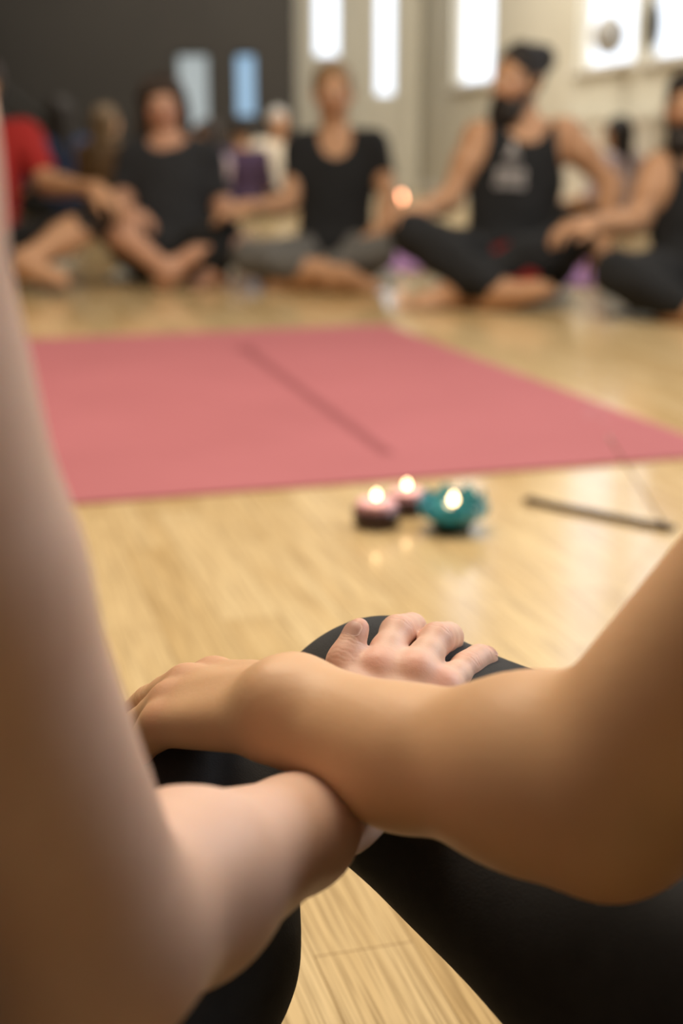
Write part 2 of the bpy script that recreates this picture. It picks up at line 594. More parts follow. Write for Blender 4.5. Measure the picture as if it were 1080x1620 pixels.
def build_person(label, J, skin_m, head_yaw, head_pitch=0.0, head_roll=0.0, s=1.0, hs=1.0, fat=1.0, h=.007, shirt=None, trousers=None, hair=None, beard=None,
                 sleeve=0.5, neckline='crew', leg_cover=(1.0, 1.0), hair_m=None, curl=(.35, .5, .35), hand_up=None, group=None, print_on=False, simple=False, extra=()):
    base = J['pelvis'].copy(); base[2] = 0
    root = tag(empty('person', base), label, 'person', group)
    F = torso_frame(J)
    L = limbs(J, s, ('torso', 'arm', 'leg'), 0, fat)
    R = rotz(head_yaw) @ rotx(head_pitch) @ roty(head_roll)
    hd, sock, P = head_parts(J['head'], R, hs)
    neck = Cone(J['neck'] - F[:, 2] * .02, J['head'] + R @ V(0, -.02, -.06) * hs, .056 * s, .05 * s)
    palms, fings = [], []
    for n, sd in (('r', 1), ('l', -1)):
        nu = V(0, 0, 1) if hand_up is None else hand_up
        p, f = hand_parts(J['wr_' + n], J['hd_' + n] - J['wr_' + n], nu, sd, curl, s)
        palms += p; fings += f
        fo, to = foot_parts(J['an_' + n], J['toe_' + n], V(0, 0, 1) + F[:, 1] * .5, s)
        palms += fo; fings += to
    core = U(sum(L.values(), []) + [neck] + palms, .03 * s)
    body = U([U([core, hd], .02), U(fings, 0)], .008)
    bl = [(P(0, .1, -.03), .02, .6), (P(.045, .07, -.02), .025, .5), (P(-.045, .07, -.02), .025, .5), (P(0, .085, -.061), .016, .8)]
    FLOOR_CUT = [(V(0, 0, .007), V(0, 0, -1))]
    solid('body', body, h, skin_m, root, cuts=FLOOR_CUT, subs=sock, subk=.008, blush=bl, it=1)
    # eyes
    for sx in (-1, 1):
        bm = bmesh.new()
        bmesh.ops.create_icosphere(bm, subdivisions=3, radius=.0115 * hs)
        fw = Vector(R @ V(0, 1, 0))
        for fc in bm.faces:
            fc.material_index = 1 if fc.calc_center_median().normalized().dot(fw) > .88 else 0
        bmesh.ops.translate(bm, verts=bm.verts, vec=Vector(P(.031 * sx, .0775, .005)))
        e = from_bm('eye', bm, M['eye_white'], root)
        e.data.materials.append(M['eye_iris'])
    # clothes
    I = limbs(J, s, ('torso', 'arm', 'leg'), .009, fat)
    if trousers:
        leg = []
        for n, cov in zip('rl', leg_cover):
            seg = I['leg_' + n]
            k, an = J['kn_' + n], J['an_' + n]
            leg += seg[:2]
            if cov > 0:
                e = k + (an - k) * cov
                leg.append(Cone(k, k + (e - k) * .4, .066 * s, .068 * s)); leg.append(Cone(k + (e - k) * .4, e, .068 * s, (.068 - .018 * cov) * s))
        solid('trousers', U([I['torso'][2]] + leg, .03), h * 1.2, M[trousers], root, cuts=[(V(0, 0, .009), V(0, 0, -1))], rough=.003, seed=1, freq=45)
    if shirt:
        I2 = limbs(J, s, ('torso',), .014, fat)
        up = I2['torso'][:]
        subs = []
        if sleeve > 0:
            for n in 'rl':
                a, b = J['sh_' + n], J['el_' + n]
                e = a + (b - a) * sleeve
                up += [Cone(a, e, .062 * s, .058 * s)]
        nb = J['neck'] + F[:, 2] * .01
        if neckline == 'crew':
            subs = [Ell(nb + F[:, 1] * .03 + F[:, 2] * .03, V(.072, .10, .055) * s, F)]
        elif neckline == 'scoop':
            subs = [Ell(nb + F[:, 1] * .07 + F[:, 2] * .01, V(.092, .11, .085) * s, F)]
        elif neckline == 'vee':
            subs = [Ell(nb + F[:, 1] * .08 - F[:, 2] * .01, V(.074, .10, .13) * s, F), Ell(nb + F[:, 2] * .03, V(.075, .1, .05) * s, F)]
        elif neckline == 'tank':
            up = I2['torso'][:3] + I2['torso'][5:]
            subs = [Ell(nb + F[:, 1] * .06 + F[:, 2] * .01, V(.072, .13, .10) * s, F)]
            for n, sg in (('r', 1), ('l', -1)):
                subs.append(Ell(J['sh_' + n] + F[:, 0] * .035 * sg * s - F[:, 2] * .03 * s, V(.072, .16, .12) * s, F))
            up += [Cone(J['chest'] + F[:, 0] * .085 * s * sg + F[:, 2] * .08 * s + F[:, 1] * .03 * s, J['neck'] + F[:, 0] * .09 * s * sg - F[:, 2] * .02 * s, .05 * s, .05 * s) for sg in (1, -1)]
        o = solid('shirt', U(up, .03), h, M[shirt], root, subs=subs, subk=.004, rough=.002, seed=2, freq=40)
        if print_on:
            node = U(up, .03)
            bm = bmesh.new()
            def surf(x, z):
                p = J['chest'] + F[:, 0] * (x * .85 + .030) + F[:, 2] * (z - .028) + F[:, 1] * .25
                for _ in range(60):
                    dd = float(node.d(*[np.array([q]) for q in p])[0])
                    if dd < .0015: break
                    p = p - F[:, 1] * dd * .8
                return p + F[:, 1] * .002
            def stroke(pts):
                bm_tube(bm, [surf(*p) for p in pts], .0035, 6)
            ring = lambda cx, cz, r, n=10: [(cx + r * math.cos(2 * math.pi * k / n), cz + r * math.sin(2 * math.pi * k / n)) for k in range(n + 1)]
            stroke([(0, .118), (-.028, .072), (.028, .072), (0, .118)])
            stroke(ring(0, .088, .010)); stroke(ring(0, .125, .006))
            for k in range(3):
                stroke(ring(-.04 + .04 * k, .022, .016)); stroke([(-.055 + .04 * k, .022), (-.025 + .04 * k, .022)])
            for k in range(4):
                stroke(ring(-.048 + .032 * k, -.016, .011))
            from_bm('chest_print', bm, M['print_white'], o)
    # hair
    hm = M[hair_m] if hair_m else None
    E = lambda p, r: Ell(P(*p), np.array(r) * hs, R)
    K = lambda a, b, ra, rb: Cone(P(*a), P(*b), ra * hs, rb * hs)
    face = [E((0, .075, -.035), (.062, .085, .083))]
    cap = [E((0, -.022, .040), (.081, .100, .090))]
    if hair == 'short':
        solid('hair', U(cap, .02), h, hm, root, subs=face, rough=.003, seed=3)
    elif hair == 'bob':
        solid('hair', U(cap + [K((-.074, -.02, .03), (-.085, -.015, -.11), .03, .03), K((.074, -.02, .03), (.085, -.015, -.11), .03, .03), K((0, -.08, .02), (0, -.075, -.1), .05, .05),
                               K((-.06, .04, .085), (-.075, .02, .0), .022, .02), K((.06, .04, .085), (.075, .02, .0), .022, .02)], .03), h, hm, root, subs=face, rough=.004, seed=4)
    elif hair == 'tied':
        solid('hair', U(cap + [E((0, -.12, .03), (.03, .03, .035))], .02), h, hm, root, subs=[E((0, .085, -.02), (.07, .09, .095))], rough=.002, seed=5)
    elif hair == 'bun':
        solid('hair', U(cap + [E((0, -.03, .092), (.064, .075, .045)), E((.0, -.118, .085), (.056, .056, .054)), E((.02, -.15, .10), (.026, .026, .026)), E((.0, -.16, .07), (.03, .03, .03))], .02), h, hm, root, subs=[E((0, .08, -.022), (.064, .085, .100))], rough=.004, seed=6)
    elif hair == 'long':
        solid('hair', U(cap + [K((-.06, -.05, .03), (-.07, -.06, -.25), .04, .035), K((.06, -.05, .03), (.07, -.06, -.25), .04, .035), K((0, -.08, .02), (0, -.10, -.28), .055, .05)], .03), h, hm, root, subs=face, rough=.004, seed=7)
    if beard:
        solid('beard', U([K((-.058, .02, -.035), (-.035, .058, -.09), .020, .03), K((.058, .02, -.035), (.035, .058, -.09), .020, .03), K((-.03, .07, -.10), (.03, .07, -.10), .036, .036),
                          K((0, .075, -.115), (0, .065, -.145), .034, .022), K((-.03, .092, -.055), (.03, .092, -.055), .010, .010), K((0, .096, -.046), (-.026, .088, -.06), .008, .008)], .02),
              h, M[beard], root, subs=[E((0, .105, -.062), (.018, .012, .007))], rough=.003, seed=8)
    return root, F, P


#==STRUCTURE==
# ------------------------------------------------------------------ setting
PDIR = math.atan2(0.268, 0.963)               # the boards and the mat run this much to the left of straight ahead
fm = mat('oak_parquet', (0.6, 0.42, 0.2), 0.28, 0.5)
def build_floor_material(m):
    b = m.node_tree.nodes['Principled BSDF']
    tc = nd(m, 'ShaderNodeTexCoord')
    mp = nd(m, 'ShaderNodeMapping')
    mp.inputs['Rotation'].default_value = (0, 0, -PDIR - math.pi / 2)
    lk(m, tc.outputs['Object'], mp.inputs['Vector'])
    br = nd(m, 'ShaderNodeTexBrick')
    br.offset = 0.37
    br.inputs['Color1'].default_value = (0, 0, 0, 1)
    br.inputs['Color2'].default_value = (1, 1, 1, 1)
    br.inputs['Mortar'].default_value = (.5, .5, .5, 1)
    br.inputs['Scale'].default_value = 1.0
    br.inputs['Mortar Size'].default_value = 0.0006
    br.inputs['Brick Width'].default_value = 0.52
    br.inputs['Row Height'].default_value = 0.072
    lk(m, mp.outputs[0], br.inputs['Vector'])
    # grain: noise stretched along the boards, shifted per strip
    off = nd(m, 'ShaderNodeVectorMath', operation='MULTIPLY_ADD')
    lk(m, br.outputs['Color'], off.inputs[0])
    off.inputs[1].default_value = (7.0, 3.0, 5.0)
    st = nd(m, 'ShaderNodeVectorMath', operation='MULTIPLY')
    st.inputs[1].default_value = (1.6, 22.0, 1.0)
    lk(m, mp.outputs[0], st.inputs[0])
    lk(m, st.outputs[0], off.inputs[2])
    g1 = nd(m, 'ShaderNodeTexNoise')
    g1.inputs['Scale'].default_value = 1.0
    g1.inputs['Detail'].default_value = 6.0
    g1.inputs['Distortion'].default_value = 0.6
    lk(m, off.outputs[0], g1.inputs['Vector'])
    st2 = nd(m, 'ShaderNodeVectorMath', operation='MULTIPLY')
    st2.inputs[1].default_value = (7.0, 400.0, 1.0)
    lk(m, mp.outputs[0], st2.inputs[0])
    g2 = nd(m, 'ShaderNodeTexNoise')
    g2.inputs['Scale'].default_value = 1.0
    g2.inputs['Detail'].default_value = 3.0
    lk(m, st2.outputs[0], g2.inputs['Vector'])
    # strip tone
    r = nd(m, 'ShaderNodeValToRGB')
    r.color_ramp.elements[0].color = (0.63, 0.455, 0.228, 1)
    r.color_ramp.elements[1].color = (0.735, 0.56, 0.312, 1)
    lk(m, br.outputs['Color'], r.inputs[0])
    gr = nd(m, 'ShaderNodeValToRGB')
    gr.color_ramp.elements[0].position = 0.30
    gr.color_ramp.elements[1].position = 0.62
    gr.color_ramp.elements[0].color = (0.87, 0.82, 0.74, 1)
    gr.color_ramp.elements[1].color = (1, 1, 1, 1)
    lk(m, g1.outputs['Fac'], gr.inputs[0])
    gr2 = nd(m, 'ShaderNodeValToRGB')
    gr2.color_ramp.elements[0].position = 0.36
    gr2.color_ramp.elements[1].position = 0.56
    gr2.color_ramp.elements[0].color = (0.40, 0.35, 0.29, 1)
    gr2.color_ramp.elements[1].color = (1, 1, 1, 1)
    lk(m, g2.outputs['Fac'], gr2.inputs[0])
    m1 = nd(m, 'ShaderNodeMix', data_type='RGBA', blend_type='MULTIPLY')
    m1.inputs[0].default_value = 1.0
    lk(m, r.outputs[0], m1.inputs[6]); lk(m, gr.outputs[0], m1.inputs[7])
    m2 = nd(m, 'ShaderNodeMix', data_type='RGBA', blend_type='MULTIPLY')
    m2.inputs[0].default_value = 0.62
    lk(m, m1.outputs[2], m2.inputs[6]); lk(m, gr2.outputs[0], m2.inputs[7])
    m3 = nd(m, 'ShaderNodeMix', data_type='RGBA')
    lk(m, br.outputs['Fac'], m3.inputs[0])
    lk(m, m2.outputs[2], m3.inputs[6])
    m3.inputs[7].default_value = (0.27, 0.17, 0.07, 1)
    lk(m, m3.outputs[2], b.inputs['Base Color'])
    bp = nd(m, 'ShaderNodeBump')
    bp.inputs['Strength'].default_value = 0.06
    bp.inputs['Distance'].default_value = 0.0003
    lk(m, g2.outputs['Fac'], bp.inputs['Height'])
    lk(m, bp.outputs[0], b.inputs['Normal'])
    b.inputs['Roughness'].default_value = 0.14
build_floor_material(fm)
bm = bmesh.new()
bm_box(bm, (-9, -2.5, -0.06), (4.6, 18, 0.0))
tag(from_bm('floor', bm, fm, smooth=False), kind='structure')

wall_white = noisy(mat('cream_plaster', (0.66, 0.60, 0.48), 0.9, 0.2), (0.60, 0.565, 0.470), (0.65, 0.615, 0.52), 1.5, 4, 0.001, 30)
wall_dark = noisy(mat('dark_grey_paint', (0.05, 0.045, 0.04), 0.85, 0.2), (0.034, 0.031, 0.028), (0.043, 0.039, 0.035), 0.8, 3, 0.001, 30)
pane_m = mat('bright_window_pane', (0.02, 0.025, 0.03), 0.3, 0.2, emit=(0.84, 0.91, 1.0), estr=1.95)
frame_m = noisy(mat('white_window_frame', (0.75, 0.74, 0.70), 0.5), (0.72, 0.70, 0.66), (0.78, 0.76, 0.72), 6)

CX, CY = 0.81, 15.2                           # far corner of the two cream walls
DW = unit(V(1.98 - 0.81, 8.8 - 15.2, 0))      # direction of the window wall, towards the camera
NW = V(DW[1], -DW[0], 0)                      # its inward normal (towards the circle)
if NW[0] > 0: NW = -NW


def wall_pt(s, n, z):
    return V(CX, CY, 0) + DW * s + NW * n + V(0, 0, z)


def wall_box(bm, s0, s1, n0, n1, z0, z1):
    vs = [bm.verts.new(wall_pt(s, n, z)) for z in (z0, z1) for s, n in ((s0, n0), (s1, n0), (s1, n1), (s0, n1))]
    for f in ((0, 3, 2, 1), (4, 5, 6, 7), (0, 1, 5, 4), (1, 2, 6, 5), (2, 3, 7, 6), (3, 0, 4, 7)):
        bm.faces.new([vs[i] for i in f])


WH = 5.2


def s_at(u, v=215):
    """distance along the window wall at which the direction (u, v) meets it"""
    a = at(u, v, 1.0) - V(0, 0, CAM_H)
    A = np.array([[a[0], -DW[0]], [a[1], -DW[1]]])
    t, s = np.linalg.solve(A, V(CX, CY))
    return s, t


def win_span(u0, u1):
    return s_at(u0)[0], s_at(u1)[0]


wins = [win_span(715, 775), win_span(908, 996), win_span(1009, 1098), win_span(1140, 1240)]
wins += [(wins[-1][1] + .5, wins[-1][1] + 1.1), (wins[-1][1] + 1.6, wins[-1][1] + 2.2)]
SILL, TOP = 1.0, 4.6
bm = bmesh.new()
edge = 0.0
SEND = 12.2
for s0, s1 in wins:
    wall_box(bm, edge, s0, -.18, 0, 0, WH)
    wall_box(bm, s0, s1, -.18, 0, 0, SILL)
    wall_box(bm, s0, s1, -.18, 0, TOP, WH)
    edge = s1
wall_box(bm, edge, SEND, -.18, 0, 0, WH)
tag(from_bm('wall_right', bm, wall_white, smooth=False), kind='structure')
bm = bmesh.new()
wall_box(bm, 0, SEND, 0.0, .02, 0, .09)
tag(from_bm('baseboard_right', bm, frame_m, smooth=False), kind='structure')
for i, (s0, s1) in enumerate(wins):
    root = tag(empty('window_%d' % (i + 1), wall_pt((s0 + s1) / 2, 0, SILL)), kind='structure')
    bm = bmesh.new()
    wall_box(bm, s0, s1, -.12, -.10, SILL, TOP)
    from_bm('pane', bm, pane_m, root, smooth=False)
    bm = bmesh.new()
    for a, b_, z0, z1 in ((s0, s0 + .03, SILL, TOP), (s1 - .03, s1, SILL, TOP), (s0 + .03, s1 - .03, SILL, SILL + .03), (s0 + .03, s1 - .03, TOP - .03, TOP)):
        wall_box(bm, a, b_, -.099, -.06, z0, z1)
    from_bm('window_frame', bm, frame_m, root, smooth=False)
    bm = bmesh.new()
    wall_box(bm, s0 - .03, s1 + .03, .001, .05, SILL - .03, SILL)
    from_bm('window_sill', bm, frame_m, root, smooth=False)

# cream end wall with two narrow windows, left of the corner
XE = -0.47
def ub(u): return (u - 540) / FPX * CY * 1.0
bw = [(ub(497), ub(538), CAM_H + (215 - 100) / FPX * CY), (ub(590), ub(622), CAM_H + (215 - 157) / FPX * CY)]
bm = bmesh.new()
edge = -2.6
for x0, x1, z0 in bw:
    bm_box(bm, (edge, CY, 0), (x0, CY + .18, WH))
    bm_box(bm, (x0, CY, 0), (x1, CY + .18, z0))
    bm_box(bm, (x0, CY, 3.1), (x1, CY + .18, WH))
    edge = x1
bm_box(bm, (edge, CY, 0), (CX + .17, CY + .18, WH))
tag(from_bm('wall_back', bm, wall_white, smooth=False), kind='structure')
bm = bmesh.new()
bm_box(bm, (CX - .16, CY - .20, 0), (CX - .02, CY - .001, WH))
tag(from_bm('trim_1', bm, wall_white, smooth=False), kind='structure')
for i, (x0, x1, z0) in enumerate(bw):
    root = tag(empty('window_%d' % (len(wins) + 1 + i), ((x0 + x1) / 2, CY, z0)), kind='structure')
    bm = bmesh.new()
    bm_box(bm, (x0, CY + .10, z0), (x1, CY + .12, 3.1))
    from_bm('pane', bm, pane_m, root, smooth=False)
    bm = bmesh.new()
    for a, b_, c, d in ((x0, x0 + .025, z0, 3.1), (x1 - .025, x1, z0, 3.1), (x0 + .025, x1 - .025, z0, z0 + .025), (x0 + .025, x1 - .025, 3.075, 3.1)):
        bm_box(bm, (a, CY + .06, c), (b_, CY + .099, d))
    from_bm('window_frame', bm, frame_m, root, smooth=False)

# dark partition wall on the left, in front of the end wall
DY = 12.0
dx = lambda u: (u - 540) / FPX * DY * 1.0
dz = lambda v: CAM_H + (215 - v) / FPX * DY
dwin = [(dx(288), dx(340), dz(205), dz(93)), (dx(377), dx(411), dz(188), dz(93))]
bm = bmesh.new()
edge = -9.0
for x0, x1, z0, z1 in dwin:
    bm_box(bm, (edge, DY, 0), (x0, DY + .16, WH))
    bm_box(bm, (x0, DY, 0), (x1, DY + .16, z0))
    bm_box(bm, (x0, DY, z1), (x1, DY + .16, WH))
    edge = x1
bm_box(bm, (edge, DY, 0), (dx(470), DY + .16, WH))
tag(from_bm('wall_left', bm, wall_dark, smooth=False), kind='structure')
pm1 = mat('pale_grey_pane', (0.03, 0.03, 0.03), 0.3, emit=(0.72, 0.80, 0.80), estr=0.55)
pm2 = mat('sky_blue_pane', (0.03, 0.03, 0.03), 0.3, emit=(0.42, 0.66, 0.90), estr=0.80)
for i, (x0, x1, z0, z1) in enumerate(dwin):
    root = tag(empty('window_%d' % (len(wins) + 3 + i), ((x0 + x1) / 2, DY, z0)), kind='structure')
    bm = bmesh.new()
    bm_box(bm, (x0, DY + .08, z0), (x1, DY + .10, z1))
    from_bm('pane', bm, (pm1, pm2)[i], root, smooth=False)
    bm = bmesh.new()
    for a, b_, c, d in ((x0, x0 + .02, z0, z1), (x1 - .02, x1, z0, z1), (x0 + .02, x1 - .02, z0, z0 + .02), (x0 + .02, x1 - .02, z1 - .02, z1)):
        bm_box(bm, (a, DY + .05, c), (b_, DY + .079, d))
    from_bm('window_frame', bm, wall_dark, root, smooth=False)

bm = bmesh.new()
bm_box(bm, (-9.0, -2.6, 0), (4.6, -2.4, WH))
tag(from_bm('unseen_wall_front', bm, wall_dark, smooth=False), kind='structure')  # unseen dark wall, added to block ambient light from behind the camera
bm = bmesh.new()
bm_box(bm, (-9.2, -2.6, 0), (-9.0, DY + .16, WH))
tag(from_bm('unseen_wall_side', bm, wall_dark, smooth=False), kind='structure')  # also unseen, added to cut ambient light from the left

# stair rail climbing along the dark wall
rail_m = noisy(mat('black_steel', (0.015, 0.015, 0.015), 0.5), (0.012, 0.012, 0.012), (0.02, 0.02, 0.02), 8)
p0, p1 = at(150, 258, 11.2), at(-260, -110, 11.2)
p0[1] = p1[1] = 11.3
root = tag(empty('staircase', (p0[0], 11.3, 0)), 'dark flight of stairs with a black sloping railing, at upper left', 'stairs')
bm = bmesh.new(); bm_tube(bm, [p0, p1], .035, 12); from_bm('handrail', bm, rail_m, root)
bm = bmesh.new(); bm_tube(bm, [p0 - V(0, 0, .42), p1 - V(0, 0, .42)], .016, 10); from_bm('lower_rail', bm, rail_m, root)
for k in range(7):
    q = p0 + (p1 - p0) * (k / 6)
    bm = bmesh.new(); bm_tube(bm, [V(q[0], q[1], max(0, q[2] - .62) if k else 0), q], .014, 8); from_bm('post', bm, rail_m, root)
stair_m = noisy(mat('dark_stair_paint', (0.05, 0.05, 0.045), 0.8), (0.045, 0.045, 0.04), (0.06, 0.058, 0.05), 3)
bm = bmesh.new()
n = 14
for k in range(n):
    q0 = p0 + (p1 - p0) * (k / n); q1 = p0 + (p1 - p0) * ((k + 1) / n)
    z1 = max(.04, q1[2] - .62)
    bm_box(bm, (q1[0], 11.26, 0), (q0[0], 11.98, z1))
from_bm('steps', bm, stair_m, root, smooth=False)

# white radiator cover below the right windows
rc = noisy(mat('white_radiator_paint', (0.70, 0.66, 0.58), 0.6), (0.68, 0.64, 0.56), (0.73, 0.69, 0.61), 5)
s0, s1 = s_at(900)[0], s_at(1075)[0]
root = tag(empty('radiator', wall_pt((s0 + s1) / 2, .1, 0)), 'long cream radiator standing on the floor below the right windows', 'radiator')
bm = bmesh.new(); wall_box(bm, s0, s1, .03, .16, .10, .64); from_bm('body', bm, rc, root, smooth=False)
bm = bmesh.new(); wall_box(bm, s0 - .02, s1 + .02, .025, .18, .641, .67); from_bm('top_plate', bm, rc, root, smooth=False)
for k in range(2):
    a = s0 + .1 + k * (s1 - s0 - .25)
    bm = bmesh.new(); wall_box(bm, a, a + .05, .06, .14, 0, .099); from_bm('foot', bm, rc, root, smooth=False)
for k in range(24):
    a = s0 + .03 + (s1 - s0 - .06) * k / 24
    bm = bmesh.new(); wall_box(bm, a, a + (s1 - s0) / 40, .161, .170, .14, .60); from_bm('fin', bm, rc, root, smooth=False)

# things hanging in front of the right windows
def lantern(u, v, r, ru, m, label):
    s, t = s_at(u, v)
    p = V(0, 0, CAM_H) + (at(u, v, 1.0) - V(0, 0, CAM_H)) * t
    p = p + NW * .14
    root = tag(empty('paper_lantern', p), label, 'lantern')
    bm = bmesh.new()
    prof = [(.02, r)] + [(ru * math.sin(math.pi * k / 24) * (1 + .03 * (-1) ** k), r * math.cos(math.pi * k / 24)) for k in range(2, 23)] + [(.02, -r)]
    bm_lathe(bm, prof, 28, p)
    from_bm('shade', bm, m, root)
    bm = bmesh.new(); bm_tube(bm, [p + V(0, 0, r), p + V(0, 0, 1.75)], .004, 6); from_bm('cord', bm, rail_m, root)
    bm = bmesh.new(); bm_tube(bm, [p + V(0, 0, 1.75), p + V(0, 0, 1.75) - NW * .14], .006, 6); from_bm('hook', bm, rail_m, root)
lantern(996, 56, .125, .105, noisy(mat('grey_paper', (0.42, 0.40, 0.37), 0.8), (0.4, 0.38, 0.35), (0.45, 0.43, 0.4), 9), 'pale grey round lantern hanging at the edge of a bright right window')
lantern(1067, 40, .135, .055, noisy(mat('dark_grey_paper', (0.10, 0.10, 0.09), 0.8), (0.09, 0.09, 0.08), (0.12, 0.12, 0.11), 9), 'dark slim oval lantern hanging in front of the rightmost window')

# ------------------------------------------------------------------ mats
def mat_slab(name, c, yaw, w, l, th, m, label, group=None, rd=.02):
    c = V(*c)
    bm = bmesh.new()
    pts = []
    for sx, sy, a0 in ((1, 1, 0), (-1, 1, 90), (-1, -1, 180), (1, -1, 270)):
        for k in range(5):
            a = math.radians(a0 + 22.5 * k)
            pts.append((sx * (w / 2 - rd) + rd * math.cos(a), sy * (l / 2 - rd) + rd * math.sin(a)))
    R = rotz(yaw)
    top = [bm.verts.new(c + R @ V(x, y, th)) for x, y in pts]
    bot = [bm.verts.new(c + R @ V(x, y, 0)) for x, y in pts]
    bm.faces.new(top); bm.faces.new(bot[::-1])
    for i in range(len(pts)):
        j = (i + 1) % len(pts)
        bm.faces.new((bot[i], bot[j], top[j], top[i]))
    return tag(from_bm(name, bm, m, smooth=False), label, 'mat', group)


E_far, E_near = V(.1325, 4.2607, 0), V(.7016, 2.475, 0)
dirm = unit(E_far - E_near); leftm = V(-dirm[1], dirm[0], 0)
MW, ML = 1.32, float(np.linalg.norm(E_far - E_near))
mc = (E_far + E_near) / 2 + leftm * MW / 2
myaw = math.atan2(dirm[1], dirm[0]) - math.pi / 2
redm = mat('dusty_red_rubber', (0.52, 0.145, 0.15), 0.75, 0.35)
noisy(redm, (0.355, 0.108, 0.120), (0.385, 0.120, 0.134), 3.0, 5, 0.0004, 260)
mo = mat_slab('yoga_mat', (mc[0], mc[1], 0.0), myaw, MW, ML, .005, redm, 'wide dusty red mat with a darker line, in the middle of the circle')
linem = noisy(mat('dark_red_print', (0.40, 0.10, 0.11), 0.75, 0.3), (0.245, 0.068, 0.076), (0.27, 0.075, 0.084), 4)
l0, l1 = on_floor(388, 552, .005), on_floor(655, 748, .005)
bm = bmesh.new()
dl = unit(l1 - l0); wl = V(-dl[1], dl[0], 0)
for a, b_, w in ((l0, l0 + (l1 - l0) * .9, .016),):
    q = [a - wl * w, a + wl * w, b_ + wl * w * .8, b_ - wl * w * .8]
    vs = [bm.verts.new(p + V(0, 0, .0006)) for p in q]
    bm.faces.new(vs)
vs = [bm.verts.new(l0 + V(.028 * math.cos(k * math.pi / 12), .055 * math.sin(k * math.pi / 12), .0009)) for k in range(24)]
bm.faces.new(vs)
from_bm('alignment_line', bm, linem, mo, smooth=False)

purple = noisy(mat('lilac_rubber', (0.40, 0.18, 0.40), 0.8), (0.42, 0.19, 0.42), (0.47, 0.22, 0.46), 5)
greym = noisy(mat('pale_grey_rubber', (0.40, 0.36, 0.27), 0.7), (0.40, 0.355, 0.26), (0.45, 0.40, 0.30), 5)

#==PEOPLE==
# ------------------------------------------------------------------ the circle across the room
PI = math.pi
def shift_x(J, dx):
    return {k: (v if k in ('wr_l', 'hd_l', 'kn_l', 'an_l', 'toe_l') else v + V(dx, 0, 0)) for k, v in J.items()}
def fl(u, v, d):
    return at(u, v, d)

# man in the red T-shirt at the left edge
D = 5.55
o = at(-25, 425, D); o[2] = 0
J = pose(o, PI, 1.04, pelvis=at(-25, 395, D), belly=at(-22, 340, D), chest=at(-20, 285, D), neck=at(-18, 205, D), head=at(-24, 140, D - .03),
         sh_r=at(-88, 222, D), sh_l=at(52, 218, D), el_l=at(88, 292, D - .08), wr_l=at(150, 300, D - .3), hd_l=at(190, 325, D - .34),
         hip_l=at(10, 410, D), kn_l=at(128, 362, D - .28), an_l=at(35, 415, D - .42), toe_l=at(110, 428, D - .45),
         el_r=at(-120, 320, D - .05), wr_r=at(-150, 345, D - .25), hd_r=at(-170, 360, D - .3), kn_r=at(-160, 370, D - .25))
build_person('person in a red T-shirt sitting cross-legged at the left edge', shift_x(J, -.03), M['skin_far'], PI - .5, -.05, s=1.04, shirt='red_cloth', sleeve=.62, trousers='black_cloth', leg_cover=(.0, .0), hair='short', hair_m='hair_brown')

# dark-haired woman in charcoal
D = 5.6
o = at(265, 428, D); o[2] = 0
J = pose(o, PI, .97, pelvis=at(268, 398, D), belly=at(268, 345, D), chest=at(268, 288, D), neck=at(266, 222, D), head=at(258, 168, D - .02),
         sh_r=at(212, 248, D), sh_l=at(325, 248, D), el_r=at(192, 310, D - .02), wr_r=at(200, 335, D - .22), hd_r=at(232, 345, D - .3),
         el_l=at(350, 320, D), wr_l=at(368, 372, D - .2), hd_l=at(382, 384, D - .28), hip_r=at(235, 405, D), hip_l=at(300, 405, D),
         kn_r=at(168, 352, D - .25), kn_l=at(352, 372, D - .25), an_r=at(262, 428, D - .40), toe_r=at(298, 392, D - .42), an_l=at(338, 432, D - .25), toe_l=at(318, 440, D - .30))
build_person('person with dark chin-length hair in a charcoal scoop-neck top, sitting cross-legged', J, M['skin_rosy'], PI + .1, -.05, s=.97, hs=.96, fat=1.1, shirt='charcoal_cloth', sleeve=.75, neckline='scoop',
             trousers='black_cloth', leg_cover=(.12, 1.0), hair='bob', hair_m='hair_brown')

# woman in the black V-neck
D = 5.5
pat = mat('grey_patterned_cotton', (0.1, 0.1, 0.1), 0.9, 0.1)
noisy(pat, (0.035, 0.034, 0.033), (0.20, 0.19, 0.175), 160, 2)
M['pattern_cloth'] = pat
o = at(525, 430, D); o[2] = 0
J = pose(o, PI, .96, pelvis=at(530, 400, D), belly=at(530, 350, D), chest=at(530, 290, D), neck=at(530, 210, D), head=at(527, 150, D - .02),
         sh_r=at(478, 236, D), sh_l=at(588, 232, D), el_r=at(455, 325, D - .05), wr_r=at(395, 328, D - .22), hd_r=at(345, 332, D - .27),
         el_l=at(618, 320, D - .04), wr_l=at(600, 365, D - .18), hd_l=at(562, 395, D - .24), hip_r=at(500, 412, D), hip_l=at(560, 412, D),
         kn_r=at(395, 408, D - .25), kn_l=at(598, 400, D - .25), an_r=at(545, 438, D - .36), toe_r=at(580, 442, D - .36), an_l=at(480, 436, D - .30), toe_l=at(430, 436, D - .28))
build_person('person with tied-back fair hair in a black V-neck T-shirt and grey patterned trousers', J, M['skin_far'], PI + .05, -.03, s=.96, hs=.98, shirt='black_cloth', sleeve=.42, neckline='vee',
             trousers='pattern_cloth', leg_cover=(.5, .6), hair='tied', hair_m='hair_blond')

